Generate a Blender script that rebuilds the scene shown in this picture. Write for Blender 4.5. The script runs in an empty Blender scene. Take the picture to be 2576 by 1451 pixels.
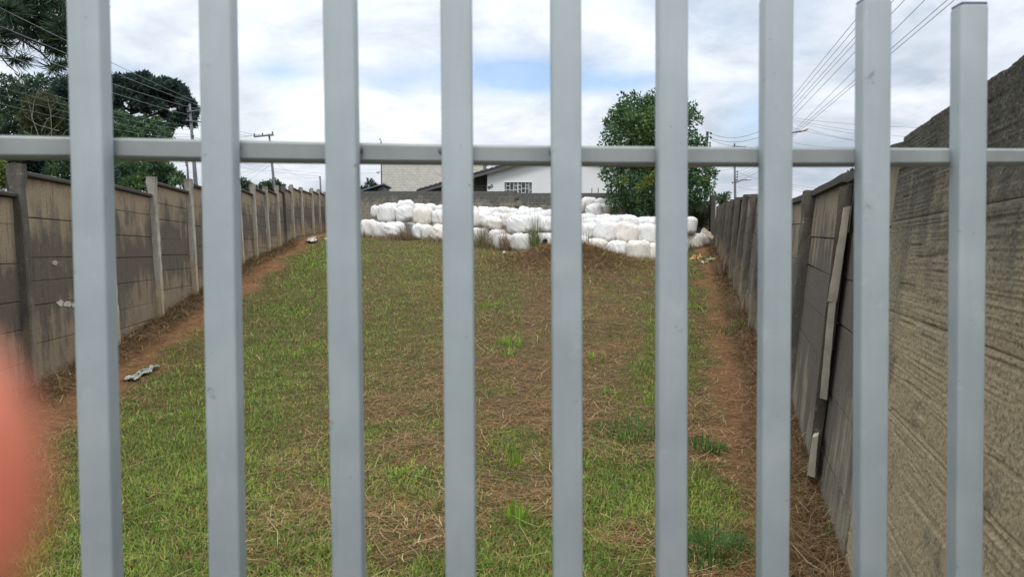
import bpy, bmesh, math, random
import numpy as np
from mathutils import Vector, Matrix, noise as mnoise
R = math.radians
rng = np.random.default_rng(7)
random.seed(7)
S = bpy.context.scene
C = S.collection

# ------------------------------------------------------------------ camera
F, CX, CY = 1900.0, 1288.0, 725.5          # focal length and centre in reference units (frame 2576 x 1451)
TH = math.atan((725.5 - 632.0) / F)        # pitch down
EYE = 1.70
cam_d = bpy.data.cameras.new('camera')
cam = bpy.data.objects.new('camera', cam_d)
C.objects.link(cam)
cam.location = (0, 0, EYE)
cam.rotation_euler = (math.pi / 2 - TH, 0, 0)
cam_d.sensor_width = 36.0
cam_d.lens = 36.0 * F / 2576.0
cam_d.clip_start = 0.002
cam_d.clip_end = 3000
cam_d.dof.use_dof = True
cam_d.dof.focus_distance = 16.0
cam_d.dof.aperture_fstop = cam_d.lens / 3.0
S.camera = cam

def P(x, y, Z):
    """point at forward distance Z seen at reference position (x, y)"""
    u = (x - CX) / F
    v = (CY - y) / F
    Y = math.cos(TH) + v * math.sin(TH)
    z = -math.sin(TH) + v * math.cos(TH)
    t = Z / Y
    return Vector((u * t, Z, EYE + z * t))

# ------------------------------------------------------------------ world
SUN_EL, SUN_AZ = R(56), R(184)             # sun behind thin cloud, high behind the camera (azimuth clockwise from +Y)
W = bpy.data.worlds.new('World')
S.world = W
W.use_nodes = True
nt = W.node_tree
nt.nodes.clear()
N = lambda t, **k: (lambda n: ([setattr(n, a, b) for a, b in k.items()], n)[1])(nt.nodes.new(t))
L = nt.links.new
def wmath(op, a, b=None, clamp=False):
    n = nt.nodes.new('ShaderNodeMath'); n.operation = op; n.use_clamp = clamp
    for i, v in enumerate((a, b)):
        if v is None: continue
        if isinstance(v, (int, float)): n.inputs[i].default_value = v
        else: L(v, n.inputs[i])
    return n.outputs[0]
out = N('ShaderNodeOutputWorld')
bg = N('ShaderNodeBackground')
L(bg.outputs[0], out.inputs[0])
sky = N('ShaderNodeTexSky', sky_type='NISHITA', sun_disc=False)
sky.sun_elevation = SUN_EL
sky.sun_rotation = SUN_AZ
sky.air_density = 1.0
geo = N('ShaderNodeTexCoord')
sep = N('ShaderNodeSeparateXYZ')
L(geo.outputs['Generated'], sep.inputs[0])
dx, dy, dz = sep.outputs
zc = wmath('MAXIMUM', dz, 0.0)
zz = wmath('ADD', zc, 0.22)
cmb = N('ShaderNodeCombineXYZ')
L(wmath('DIVIDE', dx, zz), cmb.inputs[0])
L(wmath('DIVIDE', dy, zz), cmb.inputs[1])
cmb.inputs[2].default_value = 3.7
def wnoise(scale, detail, rough=0.55, off=0.0, dist=0.0):
    mp = N('ShaderNodeMapping'); mp.inputs['Location'].default_value = (off, off * 0.7, 0)
    L(cmb.outputs[0], mp.inputs[0])
    n = N('ShaderNodeTexNoise'); n.inputs['Scale'].default_value = scale
    n.inputs['Detail'].default_value = detail; n.inputs['Roughness'].default_value = rough
    n.inputs['Distortion'].default_value = dist
    L(mp.outputs[0], n.inputs['Vector'])
    return n.outputs[0]
big = wnoise(0.9, 6, 0.55, 1.3, 0.4)
det = wnoise(2.1, 7, 0.6, 5.1, 0.6)
# blue gaps: natural thin spots of the cloud sheet plus the long opening ahead
az = wmath('ARCTAN2', dx, dy)
el = wmath('ARCSINE', wmath('MINIMUM', dz, 1.0))
def gap(a0, e0, sa, se):
    a = wmath('DIVIDE', wmath('SUBTRACT', az, R(a0)), R(sa))
    e = wmath('DIVIDE', wmath('SUBTRACT', el, R(e0)), R(se))
    q = wmath('ADD', wmath('MULTIPLY', a, a), wmath('MULTIPLY', e, e))
    return wmath('EXPONENT', wmath('MULTIPLY', q, -1.0))
g = wmath('ADD', gap(0.0, 13.0, 6.0, 1.35), wmath('MULTIPLY', gap(8.0, 12.3, 4.5, 1.0), 0.75))
g = wmath('ADD', g, wmath('MULTIPLY', gap(-17.0, 12.6, 2.6, 0.9), 0.6))
g = wmath('ADD', g, wmath('MULTIPLY', gap(-9.5, 12.3, 3.5, 0.9), 0.45))
g = wmath('ADD', g, wmath('MULTIPLY', gap(17.5, 9.5, 2.0, 2.0), 0.45))
g = wmath('ADD', g, wmath('MULTIPLY', gap(-29.0, 11.5, 4.0, 1.0), 0.5))
rag = wmath('ADD', wmath('MULTIPLY', wmath('SUBTRACT', det, 0.5), 1.5), 1.0)
g = wmath('MULTIPLY', g, rag)
thin = wmath('MULTIPLY', wmath('SUBTRACT', big, 0.62), 2.2, True)
blue = wmath('ADD', wmath('MULTIPLY', g, 1.25), thin, True)
blue = wmath('MULTIPLY', blue, 0.97, True)
# cloud shade
ramp = N('ShaderNodeValToRGB')
ramp.color_ramp.elements[0].position = 0.37
ramp.color_ramp.elements[0].color = (0.47, 0.54, 0.63, 1)
ramp.color_ramp.elements[1].position = 0.59
ramp.color_ramp.elements[1].color = (0.92, 0.95, 1.0, 1)
L(wmath('ADD', wmath('MULTIPLY', wnoise(1.4, 7, 0.55, 9.4, 0.5), 0.65), wmath('MULTIPLY', wnoise(3.4, 6, 0.6, 2.2, 0.3), 0.35)), ramp.inputs[0])
# overcast sheet is brighter towards the zenith (CIE overcast like)
cie = wmath('ADD', wmath('MULTIPLY', zc, 1.15), 0.96)
cl = N('ShaderNodeVectorMath', operation='SCALE')
L(ramp.outputs[0], cl.inputs[0]); L(cie, cl.inputs['Scale'])
sk = N('ShaderNodeVectorMath', operation='SCALE')
L(sky.outputs[0], sk.inputs[0]); sk.inputs['Scale'].default_value = 0.15
mix = N('ShaderNodeMix', data_type='RGBA')
L(blue, mix.inputs[0]); L(cl.outputs[0], mix.inputs[6]); L(sk.outputs[0], mix.inputs[7])
veil = N('ShaderNodeVectorMath', operation='MULTIPLY_ADD')
L(cl.outputs[0], veil.inputs[0]); veil.inputs[1].default_value = (0.13, 0.15, 0.18); L(sk.outputs[0], veil.inputs[2])
L(veil.outputs[0], mix.inputs[7])
L(mix.outputs[2], bg.inputs[0])
bg.inputs[1].default_value = 1.0
W.cycles.sampling_method = 'MANUAL'
W.cycles.sample_map_resolution = 512

sun_d = bpy.data.lights.new('sun', 'SUN')
sun_d.energy = 1.6
sun_d.angle = R(14)
sun_d.color = (1.0, 0.95, 0.87)
sun = bpy.data.objects.new('sun', sun_d)
C.objects.link(sun)
sd = Vector((math.sin(SUN_AZ) * math.cos(SUN_EL), math.cos(SUN_AZ) * math.cos(SUN_EL), math.sin(SUN_EL)))
sun.rotation_euler = sd.to_track_quat('Z', 'Y').to_euler()

vs = S.view_settings
vs.view_transform = 'Standard'; vs.look = 'None'; vs.exposure = 0.0; vs.gamma = 1.0; vs.use_curve_mapping = False
S.render.engine = 'CYCLES'
S.cycles.max_bounces = 5
S.cycles.diffuse_bounces = 3
S.cycles.transparent_max_bounces = 6

# ------------------------------------------------------------------ helpers
def props(o, label=None, cat=None, group=None, kind=None):
    if label: o['label'] = label
    if cat: o['category'] = cat
    if group: o['group'] = group
    if kind: o['kind'] = kind
    return o

def empty(name, loc=(0, 0, 0), **k):
    o = bpy.data.objects.new(name, None)
    o.empty_display_size = 0.2
    C.objects.link(o)
    o.location = loc
    return props(o, **k)

def link(name, me, mat=None, parent=None, smooth=False, world=True, **k):
    o = bpy.data.objects.new(name, me)
    C.objects.link(o)
    if mat is not None and not me.materials: me.materials.append(mat)
    if smooth:
        me.polygons.foreach_set('use_smooth', [True] * len(me.polygons))
    if parent is not None:
        o.parent = parent
        if world:                      # vertices are in world space, parent sits at its base
            o.matrix_parent_inverse = Matrix.Translation(-Vector(parent.location))
    return props(o, **k)

def mesh(name, verts, faces):
    me = bpy.data.meshes.new(name)
    me.from_pydata([tuple(v) for v in verts], [], faces)
    me.update()
    return me

def npmesh(name, V, quads=None, tris=None, col=None, attrs=None):
    """fast mesh from arrays"""
    me = bpy.data.meshes.new(name)
    nv = len(V)
    me.vertices.add(nv)
    me.vertices.foreach_set('co', np.asarray(V, dtype=np.float32).ravel())
    idx = []; starts = []; tot = 0
    if quads is not None and len(quads):
        idx.append(quads.ravel()); starts.append(np.arange(len(quads)) * 4); tot = len(quads) * 4
    if tris is not None and len(tris):
        idx.append(tris.ravel()); starts.append(tot + np.arange(len(tris)) * 3)
    idx = np.concatenate(idx).astype(np.int32); starts = np.concatenate(starts).astype(np.int32)
    me.loops.add(len(idx)); me.loops.foreach_set('vertex_index', idx)
    me.polygons.add(len(starts)); me.polygons.foreach_set('loop_start', starts)
    me.update(calc_edges=True)
    if col is not None:
        a = me.color_attributes.new('col', 'FLOAT_COLOR', 'POINT')
        c4 = np.ones((nv, 4), dtype=np.float32); c4[:, :3] = col
        a.data.foreach_set('color', c4.ravel())
    for k, v in (attrs or {}).items():
        a = me.attributes.new(k, 'FLOAT', 'POINT'); a.data.foreach_set('value', np.asarray(v, dtype=np.float32))
    return me

def boxmesh(name, o, ax, ay, az, bev=0.0, jit=0.0, hr=None):
    """box with corner o and edge vectors ax, ay, az, chamfered; hr = (fn) writes attribute hr from the z of a vertex"""
    bm = bmesh.new()
    o = Vector(o); ax = Vector(ax); ay = Vector(ay); az = Vector(az)
    vs_ = [bm.verts.new(o + ax * i + ay * j + az * k) for k in (0, 1) for j in (0, 1) for i in (0, 1)]
    for f in ((0, 2, 3, 1), (4, 5, 7, 6), (0, 1, 5, 4), (2, 6, 7, 3), (0, 4, 6, 2), (1, 3, 7, 5)):
        bm.faces.new([vs_[i] for i in f])
    if bev > 0:
        bmesh.ops.bevel(bm, geom=bm.edges[:], offset=bev, segments=1, affect='EDGES')
    if jit > 0:
        for v in bm.verts: v.co += Vector([random.uniform(-jit, jit) for _ in range(3)])
    bmesh.ops.recalc_face_normals(bm, faces=bm.faces[:])
    me = bpy.data.meshes.new(name)
    bm.to_mesh(me); bm.free()
    if hr is not None:
        a = me.attributes.new('hr', 'FLOAT', 'POINT')
        a.data.foreach_set('value', [hr(v.co) for v in me.vertices])
    return me

def tube(name, pts, rad, seg=8, cap=True):
    """tube along points, rad scalar or list"""
    pts = [Vector(p) for p in pts]
    if not hasattr(rad, '__len__'): rad = [rad] * len(pts)
    verts, faces = [], []
    up = Vector((0, 0, 1))
    for i, p in enumerate(pts):
        d = (pts[min(i + 1, len(pts) - 1)] - pts[max(i - 1, 0)]).normalized()
        a = d.cross(up)
        if a.length < 1e-3: a = d.cross(Vector((1, 0, 0)))
        a.normalize(); b = d.cross(a)
        for s in range(seg):
            t = 2 * math.pi * s / seg
            verts.append(p + (a * math.cos(t) + b * math.sin(t)) * rad[i])
    for i in range(len(pts) - 1):
        for s in range(seg):
            t = (s + 1) % seg
            faces.append((i * seg + s, i * seg + t, (i + 1) * seg + t, (i + 1) * seg + s))
    if cap:
        faces.append(tuple(range(seg))[::-1]); n = (len(pts) - 1) * seg
        faces.append(tuple(n + s for s in range(seg)))
    return mesh(name, verts, faces)

def join(name, meshes):
    V, Fc = [], []
    for m in meshes:
        n = len(V)
        V += [v.co.copy() for v in m.vertices]
        Fc += [tuple(n + i for i in p.vertices) for p in m.polygons]
        bpy.data.meshes.remove(m)
    return mesh(name, V, Fc)

# ------------------------------------------------------------------ materials
class Mat:
    def __init__(s, name, rough=0.8, spec=0.3):
        s.m = bpy.data.materials.new(name); s.m.use_nodes = True
        s.t = s.m.node_tree; s.b = s.t.nodes['Principled BSDF']
        s.b.inputs['Roughness'].default_value = rough
        s.b.inputs['Specular IOR Level'].default_value = spec
    def n(s, t, **k):
        n = s.t.nodes.new(t)
        for a, b in k.items(): setattr(n, a, b)
        return n
    def l(s, a, b): s.t.links.new(a, b)
    def val(s, sock, v):
        if isinstance(v, (int, float, tuple)): sock.default_value = v
        else: s.l(v, sock)
    def pos(s, kind='Position', scale=(1, 1, 1)):
        if kind == 'Position': src = s.n('ShaderNodeNewGeometry').outputs['Position']
        else: src = s.n('ShaderNodeTexCoord').outputs[kind]
        mp = s.n('ShaderNodeMapping'); mp.inputs['Scale'].default_value = scale
        s.l(src, mp.inputs[0]); return mp.outputs[0]
    def noise(s, vec, scale, detail=4, rough=0.55, dist=0.0):
        n = s.n('ShaderNodeTexNoise'); n.inputs['Scale'].default_value = scale
        n.inputs['Detail'].default_value = detail; n.inputs['Roughness'].default_value = rough
        n.inputs['Distortion'].default_value = dist
        s.l(vec, n.inputs['Vector']); return n.outputs[0]
    def ramp(s, fac, stops):
        r = s.n('ShaderNodeValToRGB'); e = r.color_ramp.elements
        while len(e) < len(stops): e.new(0.5)
        for i, (p, c) in enumerate(stops):
            e[i].position = p; e[i].color = (*c, 1) if len(c) == 3 else c
        s.l(fac, r.inputs[0]); return r.outputs[0]
    def mix(s, fac, a, b, blend='MIX'):
        m = s.n('ShaderNodeMix', data_type='RGBA', blend_type=blend)
        s.val(m.inputs[0], fac)
        for sock, v in ((m.inputs[6], a), (m.inputs[7], b)):
            if isinstance(v, tuple): v = (*v, 1) if len(v) == 3 else v
            s.val(sock, v)
        return m.outputs[2]
    def math(s, op, a, b=None, clamp=False):
        m = s.n('ShaderNodeMath', operation=op, use_clamp=clamp)
        s.val(m.inputs[0], a)
        if b is not None: s.val(m.inputs[1], b)
        return m.outputs[0]
    def attr(s, name):
        return s.n('ShaderNodeAttribute', attribute_name=name)
    def bump(s, h, strength=0.5, dist=0.01):
        b = s.n('ShaderNodeBump'); b.inputs['Strength'].default_value = strength
        b.inputs['Distance'].default_value = dist
        s.l(h, b.inputs['Height']); s.l(b.outputs[0], s.b.inputs['Normal'])
    def col(s, c):
        s.val(s.b.inputs['Base Color'], (*c, 1) if isinstance(c, tuple) and len(c) == 3 else c); return s

def simple(name, c, rough=0.8, spec=0.3, var=0.25, scale=3.0, metallic=0.0):
    m = Mat(name, rough, spec)
    p = m.pos()
    n = m.noise(p, scale, 5, 0.6)
    lo = tuple(x * (1 - var) for x in c); hi = tuple(min(1, x * (1 + var)) for x in c)
    m.col(m.ramp(n, [(0.3, lo), (0.7, hi)]))
    m.b.inputs['Metallic'].default_value = metallic
    return m.m

def stained(name, top, mid, low, streak=1.0, top_dark=None, rough=0.9, bumpd=0.006, fine=60.0, tlim=(0.16, 0.34, 0.68, 0.86)):
    """weathered concrete: attribute hr 0 (ground) .. 1 (top); vertical run-off streaks, blotches"""
    m = Mat(name, rough, 0.15)
    p = m.pos(); ps = m.pos(scale=(1, 1, 0.12))
    hr = m.attr('hr').outputs['Fac']
    n1 = m.noise(ps, 5.5, 5, 0.6); n2 = m.noise(p, 1.6, 5, 0.6); n3 = m.noise(p, fine, 3, 0.7); n4 = m.noise(ps, 17, 4, 0.65)
    h = m.math('ADD', hr, m.math('MULTIPLY', m.math('SUBTRACT', n1, 0.5), 0.55 * streak))
    h = m.math('ADD', h, m.math('MULTIPLY', m.math('SUBTRACT', n2, 0.5), 0.95), True)
    c = m.ramp(h, [(0.0, low), (tlim[0], low), (tlim[1], mid), (tlim[2], mid), (tlim[3], top), (1.0, top)])
    c = m.mix(m.math('MULTIPLY', m.math('SUBTRACT', n4, 0.52), 3.0, True), c, tuple(x * 0.45 for x in mid))
    if top_dark is not None:
        d = m.math('MULTIPLY', m.math('SUBTRACT', m.math('ADD', hr, m.math('MULTIPLY', n1, 0.25)), 1.06), 9.0, True)
        c = m.mix(d, c, top_dark)
    c = m.mix(m.math('MULTIPLY', m.math('SUBTRACT', n3, 0.30), 2.6, True), m.mix(0.45, c, (0.02, 0.02, 0.018)), c)
    # lichen flecks
    v = m.noise(p, 26, 2, 0.5)
    c = m.mix(m.math('MULTIPLY', m.math('SUBTRACT', v, 0.68), 8, True), c, (0.33, 0.33, 0.28))
    m.col(c)
    m.bump(m.math('ADD', m.math('MULTIPLY', n3, 0.6), m.noise(p, 14, 5, 0.7)), 0.8, bumpd)
    return m.m

M = {}
M['slab'] = stained('stained concrete slab', (0.41, 0.32, 0.215), (0.165, 0.135, 0.106), (0.34, 0.265, 0.18), 1.25, (0.09, 0.08, 0.065), tlim=(0.14, 0.32, 0.62, 0.86))
M['slab_right'] = stained('sooty concrete slab', (0.34, 0.285, 0.19), (0.155, 0.136, 0.112), (0.32, 0.28, 0.205), 2.0, (0.075, 0.07, 0.06), tlim=(0.05, 0.25, 0.80, 0.97))
M['post'] = stained('weathered concrete post', (0.40, 0.375, 0.32), (0.58, 0.545, 0.46), (0.58, 0.45, 0.28), 0.8, (0.12, 0.11, 0.09))
M['post_dark'] = stained('dark weathered post', (0.15, 0.135, 0.115), (0.14, 0.125, 0.105), (0.27, 0.225, 0.165), 0.9, (0.07, 0.065, 0.055))
M['coping'] = stained('mossy coping', (0.105, 0.098, 0.082), (0.10, 0.092, 0.078), (0.10, 0.09, 0.08), 0.4)
M['backing'] = simple('dark joint mortar', (0.06, 0.052, 0.045))  # near-black filler behind slab and block joints
M['pale_pillar'] = simple('fresh broken concrete', (0.44, 0.41, 0.34), 0.9, 0.2, 0.22, 9)
M['block'] = stained('far wall block', (0.16, 0.16, 0.15), (0.36, 0.325, 0.25), (0.36, 0.31, 0.22), 0.6, (0.13, 0.13, 0.128), tlim=(0.05, 0.2, 0.66, 0.84))

# rough cast concrete of the near right wall
m = Mat('rough cast concrete', 0.95, 0.12)
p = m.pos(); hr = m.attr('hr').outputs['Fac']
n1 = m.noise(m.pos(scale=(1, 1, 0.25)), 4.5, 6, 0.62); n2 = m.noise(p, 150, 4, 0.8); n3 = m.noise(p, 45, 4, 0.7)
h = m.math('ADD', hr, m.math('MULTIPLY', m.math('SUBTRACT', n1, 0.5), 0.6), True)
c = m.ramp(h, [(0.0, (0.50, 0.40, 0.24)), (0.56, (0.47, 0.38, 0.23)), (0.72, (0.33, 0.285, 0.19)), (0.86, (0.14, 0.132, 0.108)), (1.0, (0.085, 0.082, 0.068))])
c = m.mix(m.math('MULTIPLY', m.math('SUBTRACT', n3, 0.52), 5.0, True), c, (0.19, 0.155, 0.11))
pit = m.noise(p, 75, 4, 0.75)
c = m.mix(m.math('MULTIPLY', m.math('SUBTRACT', pit, 0.56), 9.0, True), c, (0.07, 0.062, 0.05))
c = m.mix(m.math('MULTIPLY', m.math('SUBTRACT', m.noise(p, 3.2, 4, 0.65), 0.56), 5.0, True), c, (0.14, 0.13, 0.105))
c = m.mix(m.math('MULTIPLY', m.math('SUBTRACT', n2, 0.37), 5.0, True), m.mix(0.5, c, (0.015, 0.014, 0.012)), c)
c = m.mix(m.math('MULTIPLY', m.math('SUBTRACT', m.noise(p, 90, 2, 0.5), 0.63), 6, True), c, (0.40, 0.36, 0.28))
m.col(c)
m.bump(m.math('ADD', n2, m.noise(p, 110, 5, 0.85)), 0.9, 0.0035)
M['rough'] = m.m

# galvanised painted steel of the gate
m = Mat('painted galvanised steel', 0.6, 0.2)
p = m.pos(); n1 = m.noise(p, 9, 5, 0.6); n2 = m.noise(m.pos(scale=(1, 1, 0.08)), 60, 3, 0.6); n3 = m.noise(p, 400, 2, 0.6)
c = m.ramp(n1, [(0.3, (0.36, 0.41, 0.425)), (0.7, (0.45, 0.495, 0.51))])
c = m.mix(m.math('MULTIPLY', m.math('SUBTRACT', n2, 0.5), 1.4, True), c, (0.34, 0.38, 0.39))
c = m.mix(m.math('MULTIPLY', m.math('SUBTRACT', m.noise(p, 35, 3, 0.6), 0.68), 8, True), c, (0.20, 0.20, 0.19))
dr_ = m.noise(m.pos(scale=(1, 1, 0.05)), 38, 4, 0.65)
c = m.mix(m.math('MULTIPLY', m.math('SUBTRACT', dr_, 0.62), 5, True), c, (0.27, 0.285, 0.28))
c = m.mix(m.math('MULTIPLY', m.math('SUBTRACT', m.noise(p, 16, 5, 0.7), 0.60), 6, True), c, (0.47, 0.52, 0.53))
c = m.mix(m.math('MULTIPLY', m.math('SUBTRACT', m.noise(p, 140, 2, 0.5), 0.74), 12, True), c, (0.16, 0.11, 0.07))
m.col(c); m.b.inputs['Metallic'].default_value = 0.15
m.val(m.b.inputs['Roughness'], m.math('ADD', m.math('MULTIPLY', n1, 0.25), 0.52))
m.bump(n3, 0.12, 0.001)
M['steel'] = m.m
M['rail'] = simple('darker galvanised rail', (0.31, 0.335, 0.325), 0.5, 0.4, 0.18, 12, 0.1)  # rail tint is darker than the bars
M['weld'] = simple('weld bead', (0.13, 0.13, 0.125), 0.6, 0.5, 0.3, 60)
M['cap'] = simple('dark plastic end cap', (0.035, 0.045, 0.09), 0.5, 0.4, 0.1)

# bale film
m = Mat('white silage film', 0.38, 0.45)
oi = m.n('ShaderNodeObjectInfo')
pg = m.pos('Object', (1, 1, 0.10)); po = m.pos('Object')
n1 = m.noise(pg, 10, 5, 0.6, 0.6); n2 = m.noise(po, 3.0, 4, 0.6); n3 = m.noise(pg, 24, 3, 0.6)
rv = m.math('MULTIPLY', oi.outputs['Random'], 1.0)
base = m.mix(m.math('MULTIPLY', m.math('SUBTRACT', rv, 0.45), 1.6, True), (0.81, 0.81, 0.80), (0.82, 0.755, 0.665))
c = m.mix(m.math('MULTIPLY', m.math('SUBTRACT', n2, 0.52), 3.0, True), base, (0.78, 0.70, 0.60))
c = m.mix(m.math('MULTIPLY', m.math('SUBTRACT', n3, 0.53), 3.0, True), c, (0.66, 0.645, 0.61))
c = m.mix(m.attr('fold').outputs['Fac'], c, (0.56, 0.52, 0.46))  # crease shading painted into the film colour, plus grime at the foot
m.col(c); m.bump(m.math('ADD', n1, m.math('MULTIPLY', n3, 0.5)), 0.9, 0.07)
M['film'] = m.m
M['silage'] = simple('spilled silage', (0.07, 0.05, 0.03), 0.95, 0.1, 0.5, 30)

# ground sheet, colour from the cover map attribute plus grain
m = Mat('yard ground', 0.97, 0.1)
p = m.pos(); base = m.attr('col').outputs['Color']
n1 = m.noise(p, 9, 6, 0.65); n2 = m.noise(p, 60, 4, 0.75)
c = m.mix(m.math('MULTIPLY', m.math('SUBTRACT', n1, 0.4), 2.2, True), m.mix(0.45, base, (0.03, 0.02, 0.012)), base)
c = m.mix(m.math('MULTIPLY', m.math('SUBTRACT', n2, 0.52), 3.0, True), c, m.mix(0.5, c, (0.32, 0.22, 0.13)))
m.col(c); m.bump(m.math('ADD', n1, n2), 0.9, 0.03)
M['ground'] = m.m

def leafmat(name, rough=0.6, trans=0.25, spec=0.25):
    m = Mat(name, rough, spec)
    a = m.attr('col').outputs['Color']
    m.col(a)
    tr = m.n('ShaderNodeBsdfTranslucent'); m.l(a, tr.inputs[0])
    mx = m.n('ShaderNodeMixShader'); mx.inputs[0].default_value = trans
    o = m.t.nodes['Material Output']
    m.l(m.b.outputs[0], mx.inputs[1]); m.l(tr.outputs[0], mx.inputs[2]); m.l(mx.outputs[0], o.inputs[0])
    return m.m
M['leaf'] = leafmat('leaves')
M['grass'] = leafmat('grass blades', 0.55, 0.3)
M['straw'] = leafmat('dry straw', 0.75, 0.1, 0.15)
M['bark'] = simple('bark', (0.10, 0.085, 0.07), 0.9, 0.1, 0.35, 12)
M['pale_bark'] = simple('pale bare twig', (0.20, 0.185, 0.15), 0.9, 0.1, 0.3, 12)
M['pole'] = simple('concrete pole', (0.17, 0.175, 0.18), 0.85, 0.2, 0.2, 2)
M['dark_metal'] = simple('dark hardware', (0.06, 0.065, 0.07), 0.6, 0.4)
M['wire'] = simple('power wire', (0.20, 0.205, 0.22), 0.6, 0.3)
M['white_wall'] = simple('white painted wall', (0.74, 0.76, 0.76), 0.85, 0.2, 0.035, 0.6)
M['pale_block'] = simple('pale painted block', (0.60, 0.58, 0.52), 0.9, 0.2, 0.14, 2.5)
M['mortar'] = simple('mortar', (0.25, 0.24, 0.22), 0.95, 0.1)
M['roof'] = simple('dark clay tile', (0.105, 0.095, 0.09), 0.85, 0.2, 0.4, 5)
M['grey_roof'] = simple('grey fibre cement roof', (0.16, 0.19, 0.21), 0.8, 0.2, 0.3, 2)
M['porch'] = simple('dark grey porch wall', (0.12, 0.125, 0.13), 0.9, 0.2, 0.1)  # flat dark grey, shared by porch, fascia and shed wall
M['frame'] = simple('white window frame', (0.78, 0.80, 0.79), 0.5, 0.4, 0.03)
g_ = Mat('window glass', 0.08, 0.6)
g_.col(g_.ramp(g_.noise(g_.pos(scale=(1, 1, 0.2)), 3.0, 2), [(0.46, (0.04, 0.05, 0.05)), (0.58, (0.20, 0.19, 0.195))]))
M['glass'] = g_.m
M['digits'] = simple('black house digits', (0.03, 0.03, 0.03), 0.6, 0.3)
M['lamp'] = simple('street lamp glass', (0.55, 0.55, 0.50), 0.35, 0.5, 0.05)
M['card'] = simple('weathered cardboard', (0.42, 0.35, 0.28), 0.9, 0.1, 0.2, 5)
M['orange'] = simple('orange yellow sack', (0.48, 0.29, 0.11), 0.7, 0.3, 0.2, 12)
M['scrap'] = simple('dirty white plastic scrap', (0.50, 0.48, 0.42), 0.5, 0.4, 0.15, 8)
M['green_cloth'] = simple('pale green plastic sheet scrap', (0.30, 0.34, 0.27), 0.6, 0.4, 0.15, 9)
M['yellow_scrap'] = simple('pale yellow plastic scrap', (0.38, 0.35, 0.20), 0.6, 0.4, 0.15, 9)
sk_ = Mat('skin', 0.5, 0.35)
sk_.col(sk_.ramp(sk_.noise(sk_.pos(), 150, 3), [(0.3, (0.62, 0.155, 0.085)), (0.7, (0.76, 0.235, 0.13))]))
sk_.b.inputs['Subsurface Weight'].default_value = 0.35
sk_.b.inputs['Subsurface Radius'].default_value = (0.012, 0.003, 0.0015)
sk_.b.inputs['Subsurface Scale'].default_value = 1.0
M['skin'] = sk_.m
M['sleeve'] = simple('dark blue sleeve', (0.03, 0.04, 0.08), 0.9, 0.1)

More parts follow.
